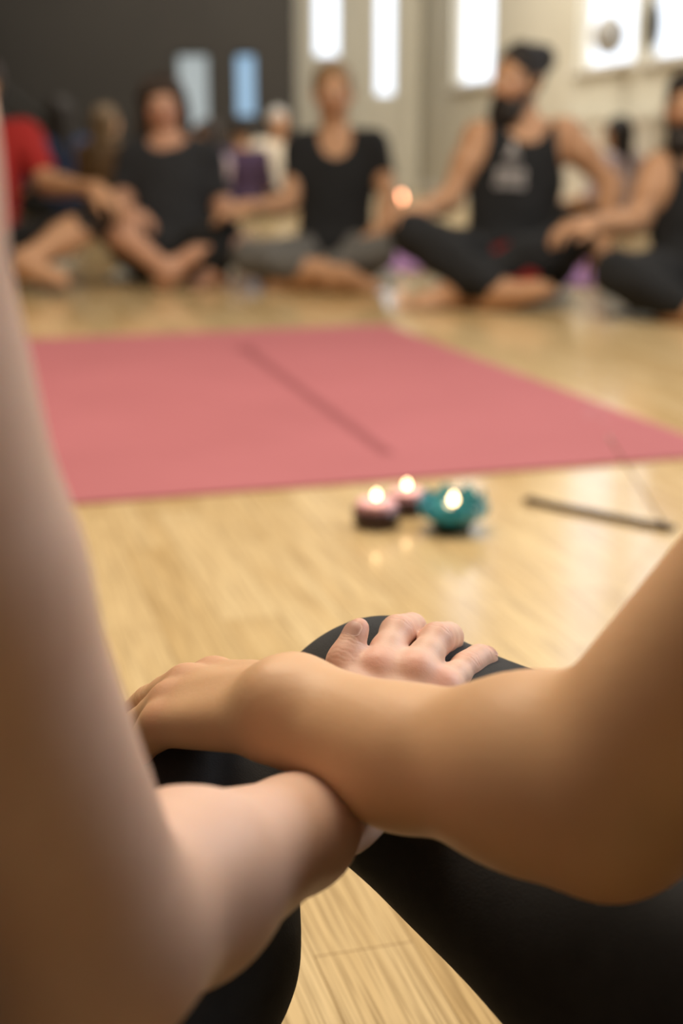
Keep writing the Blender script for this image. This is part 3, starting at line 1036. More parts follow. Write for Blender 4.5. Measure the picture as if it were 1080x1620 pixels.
# bearded man with the bun, looking to the left
D = 5.0
o = at(800, 455, D); o[2] = 0
J = pose(o, PI, 1.06, pelvis=at(808, 415, D), belly=at(810, 350, D), chest=at(815, 285, D), neck=at(830, 200, D), head=at(818, 132, D - .03),
         sh_r=at(758, 218, D), sh_l=at(893, 212, D), el_r=at(710, 318, D - .03), wr_r=at(672, 332, D - .24), hd_r=at(635, 332, D - .3),
         el_l=at(968, 295, D - .05), wr_l=at(955, 368, D - .22), hd_l=at(945, 415, D - .25), hip_r=at(765, 425, D), hip_l=at(850, 425, D),
         kn_r=at(650, 368, D - .30), kn_l=at(905, 380, D - .28), an_r=at(785, 462, D - .40), toe_r=at(830, 448, D - .44), an_l=at(720, 458, D - .34), toe_l=at(690, 462, D - .36))
build_person('bearded person with a hair bun looking aside, in a black tank top with pale print', J, M['skin_far'], PI - .75, .0, s=1.06, hs=1.02, shirt='black_cloth', neckline='tank',
             sleeve=0, trousers='black_cloth', leg_cover=(.95, .95), hair='bun', hair_m='hair_black', beard='hair_black', print_on=True)
# red cloth lying in his lap
bm = bmesh.new()
c = at(815, 420, D - .33)
ptsu = np.linspace(-1, 1, 14)
gridv = [[bm.verts.new(c + V(.075 * a, .06 * b_ - .02, .06 * b_ * (1 - .3 * a) + .012 * math.sin(5 * a + 3 * b_))) for a in ptsu] for b_ in ptsu]
for i in range(13):
    for j in range(13):
        bm.faces.new((gridv[i][j], gridv[i][j + 1], gridv[i + 1][j + 1], gridv[i + 1][j]))
bmesh.ops.solidify(bm, geom=bm.faces[:], thickness=.012)
tag(from_bm('folded_scarf', bm, M['red_cloth']), 'small red cloth in the lap of the bearded person with the bun', 'cloth')

# bearded man cut by the right edge
D = 4.65
o = at(1085, 475, D); o[2] = 0
J = pose(o, PI, 1.04, pelvis=at(1100, 435, D), belly=at(1100, 375, D), chest=at(1100, 320, D), neck=at(1098, 245, D), head=at(1092, 172, D - .03),
         sh_r=at(1042, 268, D), sh_l=at(1168, 265, D), el_r=at(1006, 352, D - .04), wr_r=at(935, 356, D - .2), hd_r=at(880, 360, D - .27),
         hip_r=at(1060, 445, D), hip_l=at(1140, 445, D), kn_r=at(975, 432, D - .28), kn_l=at(1230, 420, D - .28), an_r=at(1085, 488, D - .36), toe_r=at(1120, 482, D - .38), an_l=at(1130, 485, D - .3), toe_l=at(1075, 490, D - .33))
build_person('bearded person in a black tank top cut off by the right edge', J, M['skin_far'], PI - .35, .0, s=1.04, hs=1.02, shirt='black_cloth', neckline='tank', sleeve=0, trousers='black_cloth',
             leg_cover=(.95, .95), hair='short', hair_m='hair_black', beard='hair_black', fat=.95)

# mats the circle sits on
def under(u, v, w, l, yaw, m, label, z=0):
    p = on_floor(u, v)
    mat_slab('yoga_mat', (p[0], p[1] + l / 2, z), yaw, w, l, .005, m, label)
under(258, 444, .50, .9, 0.05, greym, 'pale beige mat under the dark-haired person in charcoal')
under(-30, 444, .50, .9, 0.10, greym, 'pale beige mat under the person in the red T-shirt')
under(535, 456, .50, .9, 0.0, greym, 'pale grey mat under the person in the black V-neck')
under(812, 488, .50, .9, -0.08, greym, 'pale grey mat under the bearded person with the bun')
under(1130, 512, .50, .9, -0.12, greym, 'pale grey mat under the person at the right edge')
under(655, 430, .30, 1.2, -0.02, purple, 'lilac mat on the floor between the V-neck and the bun wearers', 0.0055)
under(935, 454, .34, 1.2, -0.10, purple, 'lilac mat on the floor between the two bearded people', 0.0055)

# ------------------------------------------------------------------ second circle far behind
def far_person(u, vfloor, yaw, label, shirt, hair, hair_m, s=1.0, d=None, skin_m='skin_far'):
    p = on_floor(u, vfloor)
    J = pose(p, yaw, s)
    build_person(label, J, M[skin_m], yaw, 0, s=s, hs=s * .96, h=.011, shirt=shirt, sleeve=.9, trousers='black_cloth', hair=hair, hair_m=hair_m, simple=True)
far_person(102, 352, PI - 2.6, 'person with black hair in a navy top far behind, seen beside the red T-shirt', 'navy_cloth', 'long', 'hair_black')
far_person(172, 358, -.5, 'person with long brownish fair hair, turned away, far behind the charcoal top', 'tan_cloth', 'long', 'hair_sandy', .92)
far_person(335, 368, PI - 1.0, 'person with brown hair and lilac-grey top just right of the charcoal top, far behind', 'lilac_cloth', 'bob', 'hair_brown', .80)
far_person(385, 345, .4, 'person in plum clothes below the sky-blue window, far behind', 'plum_cloth', 'short', 'hair_black', .84)
far_person(440, 330, PI + .4, 'grey-haired person in cream clothes left of the black V-neck, far behind', 'cream_cloth', 'short', 'hair_grey', .95)
far_person(972, 372, PI - 2.4, 'person with black hair in a pale lilac top between the two bearded people', 'lilac_cloth', 'long', 'hair_black', .82)

#==FOREGROUND==
# ------------------------------------------------------------------ the two people in front: arms crossed, each hand on the other's knee
def refine(me, centre_pts, radius, levels, node, wrinkles):
    """finer mesh on the fingers, set back onto the exact solid, with knuckle creases"""
    bm = bmesh.new()
    bm.from_mesh(me)
    cp = np.array(centre_pts)
    for lv in range(levels):
        cen = np.array([f.calc_center_median()[:] for f in bm.faces])
        dmin = np.min(((cen[:, None, :] - cp[None]) ** 2).sum(2), 1) ** .5
        fs = [f for f, dd in zip(bm.faces, dmin) if dd < radius * (1 - .12 * lv)]
        es = list({e for f in fs for e in f.edges})
        bmesh.ops.subdivide_edges(bm, edges=es, cuts=1, use_grid_fill=True, smooth=0)
    bm.to_mesh(me)
    bm.free()
    v = np.empty(len(me.vertices) * 3)
    me.vertices.foreach_get('co', v)
    v = v.reshape(-1, 3)
    dm = np.min(((v[:, None, :] - cp[None]) ** 2).sum(2), 1) ** .5
    sel = np.where(dm < radius * 1.05)[0]
    p = v[sel]
    e = 1e-4
    for it in range(1):
        d0 = node.d(p[:, 0], p[:, 1], p[:, 2])
        g = np.stack([node.d(p[:, 0] + e, p[:, 1], p[:, 2]) - d0, node.d(p[:, 0], p[:, 1] + e, p[:, 2]) - d0, node.d(p[:, 0], p[:, 1], p[:, 2] + e) - d0], 1) / e
        g /= np.linalg.norm(g, axis=1, keepdims=True) + 1e-9
        wgt = np.clip((radius * 1.05 - dm[sel]) / (radius * .15), 0, 1)
        p = p - g * (np.clip(d0, -.0002, .0002) * wgt * .5)[:, None]
    for c, ax, dors, offs, dep, wid, rad in wrinkles:
        rel = p - c
        sx = rel @ ax
        side = np.clip((g @ dors - .1) / .5, 0, 1)
        near = np.clip(1.5 - np.linalg.norm(rel - sx[:, None] * ax, axis=1) / rad, 0, 1)
        lat = rel @ np.cross(ax, dors)
        for of in offs:
            s2 = sx - of + 22 * lat ** 2 * np.sign(of + 1e-9) + .0004 * np.sin(lat * 900 + of * 9000)
            p = p - g * (dep * np.exp(-(s2 / wid) ** 2) * side * near)[:, None]
    v[sel] = p
    me.vertices.foreach_set('co', v.ravel())
    me.update()
    return v


def make_nail(pt, ax, dors, r, m, parent, L=.0062):
    """curved fingernail plate on the back of a finger's last segment"""
    ax = unit(ax); dors = unit(dors - ax * (dors @ ax)); lat = np.cross(ax, dors)
    bm = bmesh.new()
    nu, nv = 11, 13
    rows = []
    for i in range(nv):
        t = -1 + 2 * i / (nv - 1)
        wdt = (1 - max(0, t) ** 4 * .35) * (1 - max(0, -t) ** 5 * .5)
        row = []
        for j in range(nu):
            a = (-1 + 2 * j / (nu - 1)) * math.radians(50) * wdt
            rr = (r + .0007 - .0012 * max(0, t) ** 2 * r / .006)
            row.append(bm.verts.new(pt + ax * L * t + (dors * math.cos(a) + lat * math.sin(a)) * rr))
        rows.append(row)
    for i in range(nv - 1):
        for j in range(nu - 1):
            bm.faces.new((rows[i][j], rows[i][j + 1], rows[i + 1][j + 1], rows[i + 1][j]))
    bmesh.ops.solidify(bm, geom=bm.faces[:], thickness=.0006)
    return from_bm('fingernail', bm, m, parent)


def finger(j, r, k=.004):
    """joints MCP PIP DIP tip with radii; thickened at the knuckles"""
    segs = []
    for a, b, ra, rb in zip(j[:-1], j[1:], r[:-1], r[1:]):
        mid = (a + b) / 2
        rm = (ra + rb) / 2 * .975
        segs += [Cone(a, mid, ra, rm), Cone(mid, b, rm, rb)]
    return U(segs, k)


def foreground_person(label, J, fg, skin_m, shirt, hair, hair_m, knee_cloth, hy):
    base = J['pelvis'].copy(); base[2] = 0
    root = tag(empty('person', base), label, 'person')
    F = torso_frame(J)
    L = limbs(J, 1.0, ('torso', 'leg'), 0, 1.0)
    R = rotz(hy)
    hd, sock, P = head_parts(J['head'], R, .98)
    neck = Cone(J['neck'] - F[:, 2] * .02, J['head'] + R @ V(0, -.02, -.06), .055, .05)
    o = fg['far_side']
    a, b, c = J['sh_' + o], J['el_' + o], J['wr_' + o]
    m, g = a + (b - a) * .4, b + (c - b) * .28
    arm2 = [Cone(a, m, .05, .046), Cone(m, b, .046, .036), Cone(b, g, .037, .039), Cone(g, c, .039, .025)]
    p2, f2 = hand_parts(c, J['hd_' + o] - c, V(0, 0, 1), 1 if o == 'r' else -1, (.35, .5, .35))
    feet, toes = [], []
    for n in 'rl':
        fo, to = foot_parts(J['an_' + n], J['toe_' + n], V(0, 0, 1) + F[:, 1] * .5)
        feet += fo; toes += to
    core = U(sum(L.values(), []) + [neck] + arm2 + p2 + feet, .03)
    body = U([U([core, hd], .02), U(fg['arm'], .015), U(f2 + toes, 0)], .02)
    hand = U([U(fg['palm'], .008), U(fg['fingers'], .003)], .006)
    node = U([body, hand], .010)
    rp = np.array(fg['refine'])
    v, q = nets(node, .0052, .03, subs=sock, subk=.008, fine=(rp.min(0) - .014, rp.max(0) + .014, .0012))
    v = relax(v, q, 1, .4)
    me = mesh_of('body', v, q)
    v = refine(me, fg['refine'], fg['rr'], 1, node, fg['wrinkles'])
    add_blush(me, v, fg['blush'])
    ob = link('body', me, skin_m, root)
    for nl in fg['nails']:
        make_nail(*nl[:4], M['nail'], root, nl[4])
    for sx in (-1, 1):
        bm = bmesh.new(); bmesh.ops.create_icosphere(bm, subdivisions=3, radius=.0125)
        bmesh.ops.translate(bm, verts=bm.verts, vec=Vector(P(.031 * sx, .0775, .005))); from_bm('eye', bm, M['eye_white'], root)
    solid('trousers', U([Ell(J['pelvis'], V(.175, .135, .125), F)] + knee_cloth, .03), .005, M['black_cloth_lightened'], root, rough=.0012, seed=9, freq=50)
    I = limbs(J, 1.0, ('torso',), .008, 1.0)
    subs = [Ell(J['neck'] + F[:, 1] * .06 + F[:, 2] * .01, V(.085, .13, .10), F)]
    for n, sg in (('r', 1), ('l', -1)):
        subs.append(Ell(J['sh_' + n] + F[:, 0] * .05 * sg - F[:, 2] * .02, V(.085, .17, .12), F))
    solid('tank_top', U(I['torso'], .03), .007, M[shirt], root, subs=subs, subk=.004, rough=.0015, seed=4, freq=40)
    E = lambda p, r: Ell(P(*p), np.array(r), R)
    K = lambda a, b, ra, rb: Cone(P(*a), P(*b), ra, rb)
    cap = [E((0, -.022, .040), (.081, .100, .090))]
    if hair == 'tied':
        cap += [E((0, -.12, .06), (.035, .035, .04))]
    solid('hair', U(cap, .02), .006, M[hair_m], root, subs=[E((0, .075, -.035), (.064, .085, .083))], rough=.003, seed=3)
    return root


Z = V(0, 0, 1)
# --- left person, right arm resting on the other's knee
elb = at(142, 1488, .500)
wri = at(612, 1228, .722)
sho = V(-.152, .385, .560)
Ti = [at(562, 1118, .745), at(543, 1047, .760), at(556, 1016, .765), at(568, 993, .769)]
In = [at(596, 1060, .758), at(628, 1000, .790), at(651, 993, .812), at(660, 1012, .826)]
Mi = [at(656, 1066, .758), at(690, 1012, .790), at(709, 1008, .810), at(710, 1026, .824)]
Ri = [at(698, 1092, .758), at(737, 1056, .785), at(757, 1042, .798), at(770, 1043, .806)]
Li = [at(705, 1130, .750), at(752, 1108, .770), at(778, 1100, .785), at(790, 1106, .794)]
fw = unit(In[0] - wri)
def dors_of(a, b, up):
    ax = unit(b - a)
    return unit(up - ax * (up @ ax))
UPC = unit(V(-.1, -.55, .83))
fgL = dict(far_side='l')
arm_mid = sho + (elb - sho) * .5
fore1 = at(290, 1402, .565)
fore2 = at(470, 1318, .650)
fore3 = at(535, 1280, .690)
late = unit(np.cross(wri - elb, V(0, -.4, 1)))
fgL['arm'] = [Cone(sho, arm_mid, .054, .0395), Cone(arm_mid, elb, .0395, .039), Cone(elb, fore1, .038, .0365), Cone(fore1, fore2, .036, .0250),
              Cone(fore2, fore3, .0235, .0190), Cone(fore3, wri + late * .009, .0165, .0145), Cone(fore3, wri - late * .009, .0165, .0145)]
fgL['palm'] = [Cone(wri + late * .010, In[0], .018, .0090), Cone(wri, Mi[0], .018, .0090), Cone(In[0] - UPC * .0005, Mi[0] - UPC * .0005, .0088, .0088), Cone(Mi[0] - UPC * .001, Ri[0] - UPC * .001, .0086, .0086), Cone(In[0] + (In[1] - In[0]) * .22 - UPC * .002, Mi[0] + (Mi[1] - Mi[0]) * .22 - UPC * .002, .0065, .0065), Cone(wri - late * .008, Ri[0], .018, .0105), Cone(wri - late * .012, Li[0], .017, .010),
               Cone(wri + late * .012, Ti[0], .017, .014), Cone(Ti[0], Ti[1], .0125, .0085)]
fgL['fingers'] = [finger(Ti[1:], [.0078, .0063, .0053]), finger(In, [.0094, .0091, .0079, .0067]), finger(Mi, [.0095, .0092, .0080, .0068]), finger(Ri, [.0090, .0082, .0073, .0062]), finger(Li, [.0092, .0074, .0066, .0058])]
allp = np.array(Ti + In + Mi + Ri + Li)
fgL['refine'] = [a + (b - a) * t for ch in (Ti, In, Mi, Ri, Li) for a, b in zip(ch[:-1], ch[1:]) for t in (0, .5, 1)]
fgL['rr'] = .026
wr_ = []
for ch, rr in ((In, .0092), (Mi, .0094), (Ri, .0084), (Li, .0075)):
    ax = unit(ch[2] - ch[0]); dd = dors_of(ch[0], ch[2], UPC)
    wr_.append((ch[1], ax, dd, (-.0032, -.0012, .0010, .0030), .00042, .00065, rr))
    ax2 = unit(ch[3] - ch[1]); wr_.append((ch[2], ax2, dors_of(ch[1], ch[3], UPC), (-.0008, .0008), .0003, .0006, rr))
ax = unit(Ti[3] - Ti[1]); dt = dors_of(Ti[1], Ti[3], UPC)
wr_.append((Ti[2], ax, dt, (-.003, -.001, .001), .0002, .0006, .008))
wr_.append((Ti[1], ax, dt, (-.003, 0, .003), .0002, .0007, .009))
fgL['wrinkles'] = wr_
fgL['blush'] = [(In[0] + UPC * .008, .010, .55), (Mi[0] + UPC * .008, .009, .55), (Ri[0] + UPC * .008, .010, .6), (In[1], .011, .45), (Mi[1], .011, .45), (Ri[1], .010, .45), (In[3], .012, .45), (Mi[3], .012, .45), (Ri[3], .012, .5), (Ti[3], .012, .45), (Ti[1], .012, .45)]
nl = []
for ch, rr, up in ((Ti[1:], .0062, unit(V(-.55, -.75, .35))), (In, .0072, V(.25, .2, 1)), (Mi, .0074, V(.25, .2, 1)), (Ri, .0067, V(.2, -.1, 1)), (Li, .0062, V(.2, 0, 1))):
    a, b_ = ch[-2], ch[-1]
    ax = unit(b_ - a)
    nl.append((a + (b_ - a) * (.55 if ch[-1] is Ti[-1] else .78), ax, dors_of(a, b_, up), rr + .0005, .0045))
fgL['nails'] = nl

knL = at(312, 1262, .815)
JL = pose((-.37, .30, 0), 0, 1.0)
JL.update(sh_r=sho, el_r=elb, wr_r=wri, kn_r=knL, hip_r=V(-.29, .33, .105), an_r=V(-.128, .52, .06), toe_r=V(-.25, .47, .04), kn_l=V(-.70, .58, .17))
JL['chest'] = V(-.345, .315, .38); JL['neck'] = V(-.335, .32, .575); JL['head'] = V(-.335, .35, .73); JL['sh_l'] = V(-.52, .31, .535); JL['el_l'] = V(-.62, .38, .3); JL['wr_l'] = V(-.72, .56, .25); JL['hd_l'] = V(-.78, .64, .2)
JL['belly'] = V(-.36, .305, .24)
h, k, an = JL['hip_r'], JL['kn_r'], JL['an_r']
clL = [Cone(h, h + (k - h) * .4, .10, .09), Cone(h + (k - h) * .4, k, .09, .058), Cone(k, k + (an - k) * .35, .058, .070), Cone(k + (an - k) * .35, an, .070, .05)]
h, k, an = JL['hip_l'], JL['kn_l'], JL['an_l']
clL += [Cone(h, k, .10, .066), Cone(k, an, .066, .05)]
foreground_person('person at the left in front, pale bare arm reaching to the neighbouring black-clad knee', JL, fgL, M['skin_pink'], 'charcoal_cloth', 'tied', 'hair_brown', clL, 0.0)

# --- right person, left arm crossing over on top
elb = at(965, 1245, .592)
wri = at(455, 1122, .688)
sho = V(.284, .47, .545)
up = sho + (elb - sho) * .5
f1 = elb + (wri - elb) * .22 + V(0, 0, -.002)
f2 = elb + (wri - elb) * .6 + V(0, 0, -.010)
late = unit(np.cross(wri - elb, V(0, -.5, 1)))          # across the wrist
dor = unit(np.cross(late, wri - elb))
if dor[2] < 0: dor = -dor
fgR = dict(far_side='r')
ole = at(958, 1330, .588)
fgR['arm'] = [Cone(sho, up, .058, .050), Cone(up, elb, .050, .043), Cone(elb, f1, .041, .041), Cone(f1, f2, .041, .0295), Cone(f2, wri + late * .010, .0285, .0192), Cone(f2, wri - late * .010, .0285, .0192), Cone(wri - (wri - elb) * .06, at(424, 1100, .676), .014, .0110),
              Cone(elb, ole, .034, .019), Cone(wri + dor * .004 - (wri - elb) * .02, wri + dor * .006, .017, .017)]
In = [at(338, 1078, .765), at(275, 1090, .785), at(243, 1108, .795), at(220, 1128, .802)]
Mi = [at(296, 1090, .752), at(238, 1112, .768), at(210, 1135, .775), at(190, 1160, .780)]
Ri = [at(270, 1114, .738), at(222, 1148, .750), at(198, 1176, .756), at(184, 1200, .760)]
Li = [at(256, 1146, .724), at(220, 1184, .734), at(202, 1206, .739), at(190, 1226, .743)]
Ti = [at(390, 1105, .735), at(345, 1098, .775), at(310, 1105, .800), at(288, 1118, .815)]
fgR['palm'] = [Cone(wri + unit(In[0] - Li[0]) * .011, In[0], .0185, .012), Cone(wri, Mi[0], .0185, .0120), Cone(wri, Ri[0], .0180, .0115), Cone(wri - unit(In[0] - Li[0]) * .011, Li[0], .0175, .0115), Cone(wri, Ti[0], .016, .014), Cone(Ti[0], Ti[1], .014, .011)]
fgR['fingers'] = [finger(In, [.0128, .0092, .008, .0068]), finger(Mi, [.0128, .0092, .008, .0068]), finger(Ri, [.0108, .0088, .0078, .0066]), finger(Li, [.0098, .0078, .007, .006]), finger(Ti[1:], [.0105, .0092, .007])]
fgR['refine'] = [a + (b - a) * t for ch in (In, Mi, Ri, Li) for a, b in zip(ch[:-1], ch[1:]) for t in (0, .5, 1)] + [wri + (m - wri) * t for m in (In[0], Ri[0], Li[0]) for t in (.3, .7)]
fgR['rr'] = .026
fgR['wrinkles'] = [(ch[1], unit(ch[2] - ch[0]), dors_of(ch[0], ch[2], UPC), (-.003, 0, .003), .0004, .0007, .009) for ch in (In, Mi, Ri, Li)]
fgR['blush'] = [(c[0] + UPC * .009, .011, .5) for c in (In, Mi, Ri, Li)] + [(ole, .03, .5)]
fgR['nails'] = [(ch[-2] + (ch[-1] - ch[-2]) * .75, ch[-1] - ch[-2], dors_of(ch[-2], ch[-1], UPC), r, .0052) for ch, r in ((In, .0073), (Mi, .0073), (Ri, .0071), (Li, .0064), (Ti, .0079))]
knR = at(604, 1166, .832)
JR = pose((.47, .36, 0), 0, 1.0)
JR.update(sh_l=sho, el_l=elb, wr_l=wri, kn_l=knR, hip_l=V(.34, .41, .105), an_l=V(.50, .66, .06), toe_l=V(.64, .62, .04), kn_r=V(.80, .64, .17))
JR['chest'] = V(.46, .37, .38); JR['neck'] = V(.46, .41, .57); JR['head'] = V(.46, .45, .73); JR['sh_r'] = V(.64, .42, .53); JR['el_r'] = V(.74, .48, .3); JR['wr_r'] = V(.82, .66, .25); JR['hd_r'] = V(.88, .74, .2)
JR['belly'] = V(.465, .37, .24)
h, k, an = JR['hip_l'], JR['kn_l'], JR['an_l']
clR = [Cone(h, h + (k - h) * .4, .105, .09), Cone(h + (k - h) * .4, k, .09, .063), Cone(k, k + (an - k) * .35, .063, .070), Cone(k + (an - k) * .35, an, .070, .05)]
h, k, an = JR['hip_r'], JR['kn_r'], JR['an_r']
clR += [Cone(h, k, .10, .066), Cone(k, an, .066, .05)]
foreground_person('person at the right in front, tanned bent arm crossing over the other arm', JR, fgR, M['skin_tan'], 'black_cloth', 'short', 'hair_black', clR, 0.0)

#==OBJECTS==
# ------------------------------------------------------------------ candles and incense in front of the mat
wax = mat('pink_wax', (0.72, 0.36, 0.38), 0.45, 0.4, sss=0.0)
noisy(wax, (0.82, 0.44, 0.47), (0.86, 0.50, 0.52), 30)
white_wax = noisy(mat('white_wax', (0.8, 0.74, 0.62), 0.45), (0.78, 0.72, 0.6), (0.82, 0.77, 0.66), 30)
dark_glass = mat('dark_red_glass', (0.030, 0.008, 0.012), 0.12, 0.6)
noisy(dark_glass, (0.028, 0.007, 0.011), (0.045, 0.012, 0.016), 20)
wick_m = mat('burnt_wick', (0.02, 0.015, 0.01), 0.9)
flame_m = mat('candle_flame', (1, .7, .4), 0.5, emit=(1.0, 0.66, 0.34), estr=13)
far_flame_m = mat('orange_candle_flame', (1, .5, .2), 0.5, emit=(1.0, 0.40, 0.21), estr=12)


def flame(p, h, r, m, parent):
    bm = bmesh.new()
    prof = [(0, 0)] + [(r * math.sin(math.pi * (t ** .72)) ** .9 * (1 - .25 * t), h * t) for t in np.linspace(.06, .94, 12)] + [(0, h)]
    bm_lathe(bm, prof, 16, p)
    return from_bm('flame', bm, m, parent)


def wick(p, h, parent):
    bm = bmesh.new()
    bm_tube(bm, [p, p + V(0, 0, h * .6), p + V(.001, 0, h)], .0009, 6)
    return from_bm('wick', bm, wick_m, parent)


def glass_candle(p, r, hh, label, fh):
    root = tag(empty('tealight_candle', p), label, 'candle', None)
    bm = bmesh.new()
    t = .0035
    bm_lathe(bm, [(0, 0), (r * .90, 0), (r * .97, .004), (r, hh * .40), (r * 1.0, hh * .64), (r - t, hh * .64), (r - t - .001, hh * .4), (r * .84 - t, .006), (0, .006)], 44, p)
    from_bm('glass_cup', bm, dark_glass, root)
    bm = bmesh.new()
    wl_ = hh * .92
    bm_lathe(bm, [(0, .0065), (r * .80, .0065), (r - t - .0015, hh * .4), (r - t - .0012, hh * .86), (r * .82, wl_), (r * .6, wl_ - .001), (0, wl_ - .003)], 40, p)
    w_ = from_bm('wax', bm, wax, root)
    wick(p + V(0, 0, wl_ - .003), .010, root)
    flame(p + V(0, 0, wl_ + .003), fh, .0047, flame_m, root)
    return root


c1 = on_floor(595, 832); c2 = on_floor(643, 812); c3 = on_floor(716, 838)
glass_candle(c1, .034, .041, 'dark red glass tealight with pink wax, in front of the other pink one', .0135)
glass_candle(c2, .031, .039, 'dark red glass tealight with pink wax, standing behind, nearest to the red mat', .0135)

# turquoise lotus tealight holder
teal = mat('turquoise_glass', (0.02, 0.30, 0.33), 0.35, 0.6)
teal.node_tree.nodes['Principled BSDF'].inputs['Transmission Weight'].default_value = 0.35
noisy(teal, (0.02, 0.36, 0.46), (0.09, 0.62, 0.72), 55, 4, 0.0012, 160)
teal_dark = noisy(mat('dark_teal_base', (0.01, 0.05, 0.055), 0.35), (0.008, 0.04, 0.045), (0.012, 0.06, 0.07), 30)
root = tag(empty('lotus_candle_holder', c3), 'turquoise lotus-shaped candle holder with a burning white tealight', 'candle holder')
bm = bmesh.new()
bm_lathe(bm, [(0, 0), (.025, 0), (.027, .004), (.024, .009), (.032, .013), (.030, .016), (.024, .0215), (0, .0215)], 36, c3)
from_bm('base', bm, teal_dark, root)


def petal(c, ang, r0, lift, L, w, z0):
    bm = bmesh.new()
    rows = []
    for i in range(11):
        t = i / 10
        ww = w * math.sin(math.pi * min(1, .20 + t * .80)) ** .6 * (1.0 if t < 1 else 0.05) + .0006
        rr = r0 + L * (math.sin(t * 1.75) - .10 * t ** 4)
        z = z0 + lift * (.10 * t + .90 * t ** 1.9)
        row = []
        for j in range(9):
            s = -1 + j / 4
            x = rr - .006 * s * s * math.sin(math.pi * t)
            y = s * ww
            row.append(bm.verts.new((c[0] + x * math.cos(ang) - y * math.sin(ang), c[1] + x * math.sin(ang) + y * math.cos(ang), c[2] + z + .004 * s * s * math.sin(math.pi * t))))
        rows.append(row)
    for i in range(10):
        for j in range(8):
            bm.faces.new((rows[i][j], rows[i][j + 1], rows[i + 1][j + 1], rows[i + 1][j]))
    bmesh.ops.solidify(bm, geom=bm.faces[:], thickness=.0018)
    from_bm('petal', bm, teal, root)


for k in range(8):
    petal(c3, k * math.pi / 4 + .2, .018, .047, .031, .021, .012)
for k in range(8):
    petal(c3, k * math.pi / 4 + .2 + math.pi / 8, .016, .035, .038, .021, .012)
tl = tag(empty('tealight_candle', c3 + V(0, 0, .0220)), 'white tealight burning inside the turquoise lotus holder', 'candle')
bm = bmesh.new(); q = c3 + V(0, 0, .0220)
bm_lathe(bm, [(0, 0), (.019, 0), (.019, .015), (.0183, .015), (.0183, .012), (0, .011)], 32, q)
from_bm('wax', bm, white_wax, tl)
wick(q + V(0, 0, .011), .010, tl)
flame(q + V(0, 0, .016), .018, .0062, flame_m, tl)

# incense holder and stick
wood_dark = noisy(mat('dark_walnut', (0.05, 0.028, 0.016), 0.5), (0.04, 0.022, 0.013), (0.075, 0.042, 0.025), 40, 5, 0, None, (1, 8, 8))
a, b_ = on_floor(832, 795), on_floor(1064, 841)
root = tag(empty('incense_holder', (a + b_) / 2), 'long narrow dark wooden incense holder on the floor right of the candles', 'incense holder')
bm = bmesh.new()
dd = unit(b_ - a); ww = V(-dd[1], dd[0], 0)
n = 24
rows = []
for i in range(n + 1):
    t = i / n
    p = a + (b_ - a) * t
    lift = .003 * max(0, (.22 - t) / .22) ** 2
    hw = .0105 * (.75 + .25 * min(1, t * 5))
    sec = [(-hw, 0), (hw, 0), (hw, .0065), (hw * .72, .0065), (hw * .4, .0035), (-hw * .4, .0035), (-hw * .72, .0065), (-hw, .0065)]
    rows.append([bm.verts.new(p + ww * x + V(0, 0, z + lift)) for x, z in sec])
for r0, r1 in zip(rows[:-1], rows[1:]):
    for k in range(8):
        bm.faces.new((r0[k], r0[(k + 1) % 8], r1[(k + 1) % 8], r1[k]))
bm.faces.new(rows[0][::-1]); bm.faces.new(rows[-1])
from_bm('tray', bm, wood_dark, root, smooth=False)
bm = bmesh.new()
p = b_ - dd * .018 + V(0, 0, .004)
bm_lathe(bm, [(0, 0), (.0065, 0), (.0065, .006), (.004, .009), (0, .009)], 16, p)
from_bm('stick_socket', bm, wood_dark, root)
stick_m = noisy(mat('incense_brown', (0.17, 0.10, 0.06), 0.9), (0.15, 0.09, 0.05), (0.20, 0.12, 0.07), 40)
ash_m = mat('ash_grey', (0.45, 0.42, 0.40), 0.9)
tip = at(962, 690, float((p - V(0, 0, CAM_H)) @ V(0, _cp, -_sp)) - .02)
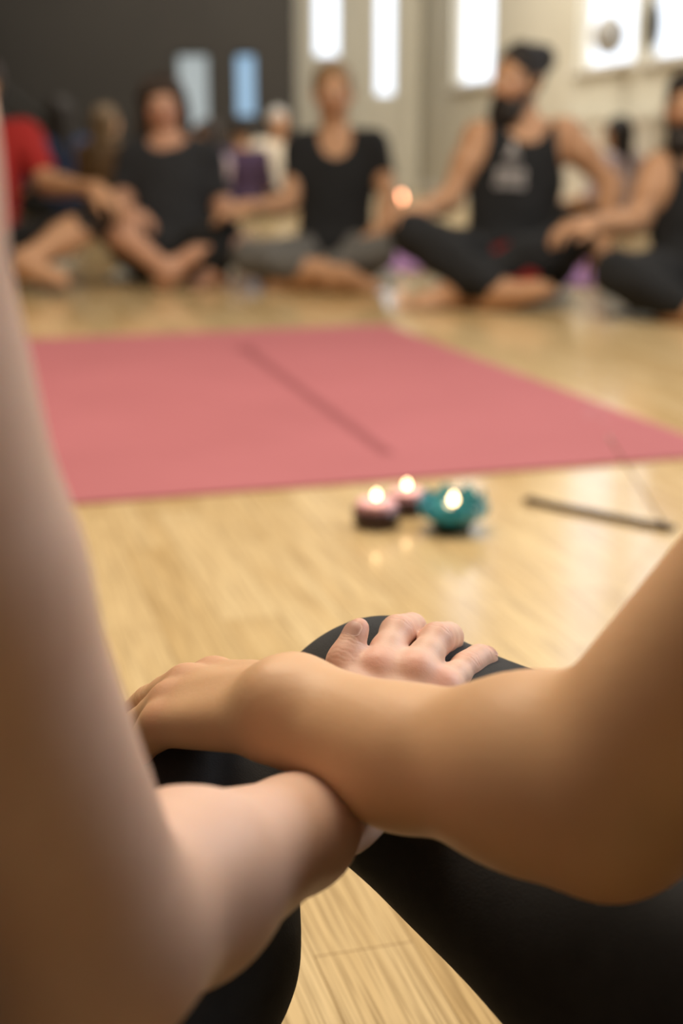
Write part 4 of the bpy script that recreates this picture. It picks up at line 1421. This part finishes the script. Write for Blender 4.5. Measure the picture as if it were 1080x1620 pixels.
root2 = tag(empty('incense_stick', p), 'thin brown incense stick leaning up from the dark wooden holder', 'incense stick')
bm = bmesh.new(); bm_tube(bm, [p + V(0, 0, .008), p + (tip - p) * .93], .0011, 8); from_bm('stick', bm, stick_m, root2)
bm = bmesh.new(); bm_tube(bm, [p + (tip - p) * .93, tip], .0018, 8); from_bm('ash_tip', bm, ash_m, root2)
# smoke curling off the tip
sm = bpy.data.materials.new('thin_smoke')
sm.use_nodes = True
nt = sm.node_tree
nt.nodes.clear()
out = nt.nodes.new('ShaderNodeOutputMaterial')
vol = nt.nodes.new('ShaderNodeVolumePrincipled')
vol.inputs['Color'].default_value = (.95, .95, 1, 1)
vol.inputs['Density'].default_value = 2.2
vol.inputs['Anisotropy'].default_value = 0.3
nt.links.new(vol.outputs[0], out.inputs['Volume'])
bm = bmesh.new()
ps = [tip + V(0, 0, .002)]
for k in range(1, 26):
    t = k / 25
    ps.append(tip + V(-.035 * t + .012 * math.sin(t * 9) * t ** .5, .03 * t, .004 + .055 * t + .02 * math.sin(t * 6) * t))
bm_tube(bm, ps, [.0018 + .010 * math.sin(math.pi * min(1, k / 25 * .8)) for k in range(26)], 12)
tag(from_bm('incense_smoke', bm, sm), 'thin pale wisp of smoke drifting from the tip of the incense stick', 'smoke', kind='stuff')

# candle burning on the floor behind the circle
pc = on_floor(634, 384)
dcan = float(pc[1])
zf = at(634, 312, dcan * _cp + (CAM_H - .2) * _sp)[2]
root = tag(empty('pillar_candle', pc), 'tall candle with an orange flame behind the bare arm, right of the black V-neck', 'candle')
bm = bmesh.new(); hc = zf - .03
bm_lathe(bm, [(0, 0), (.075, 0), (.078, .006), (.03, .012), (.03, .012), (0, .012)], 28, pc); from_bm('saucer', bm, rail_m, root)
bm = bmesh.new()
bm_lathe(bm, [(0, .0125), (.028, .0125), (.028, hc - .004), (.025, hc), (.015, hc - .004), (0, hc - .006)], 28, pc); from_bm('wax', bm, white_wax, root)
wick(pc + V(0, 0, hc - .006), .014, root)
flame(pc + V(0, 0, hc + .004), .055, .014, far_flame_m, root)
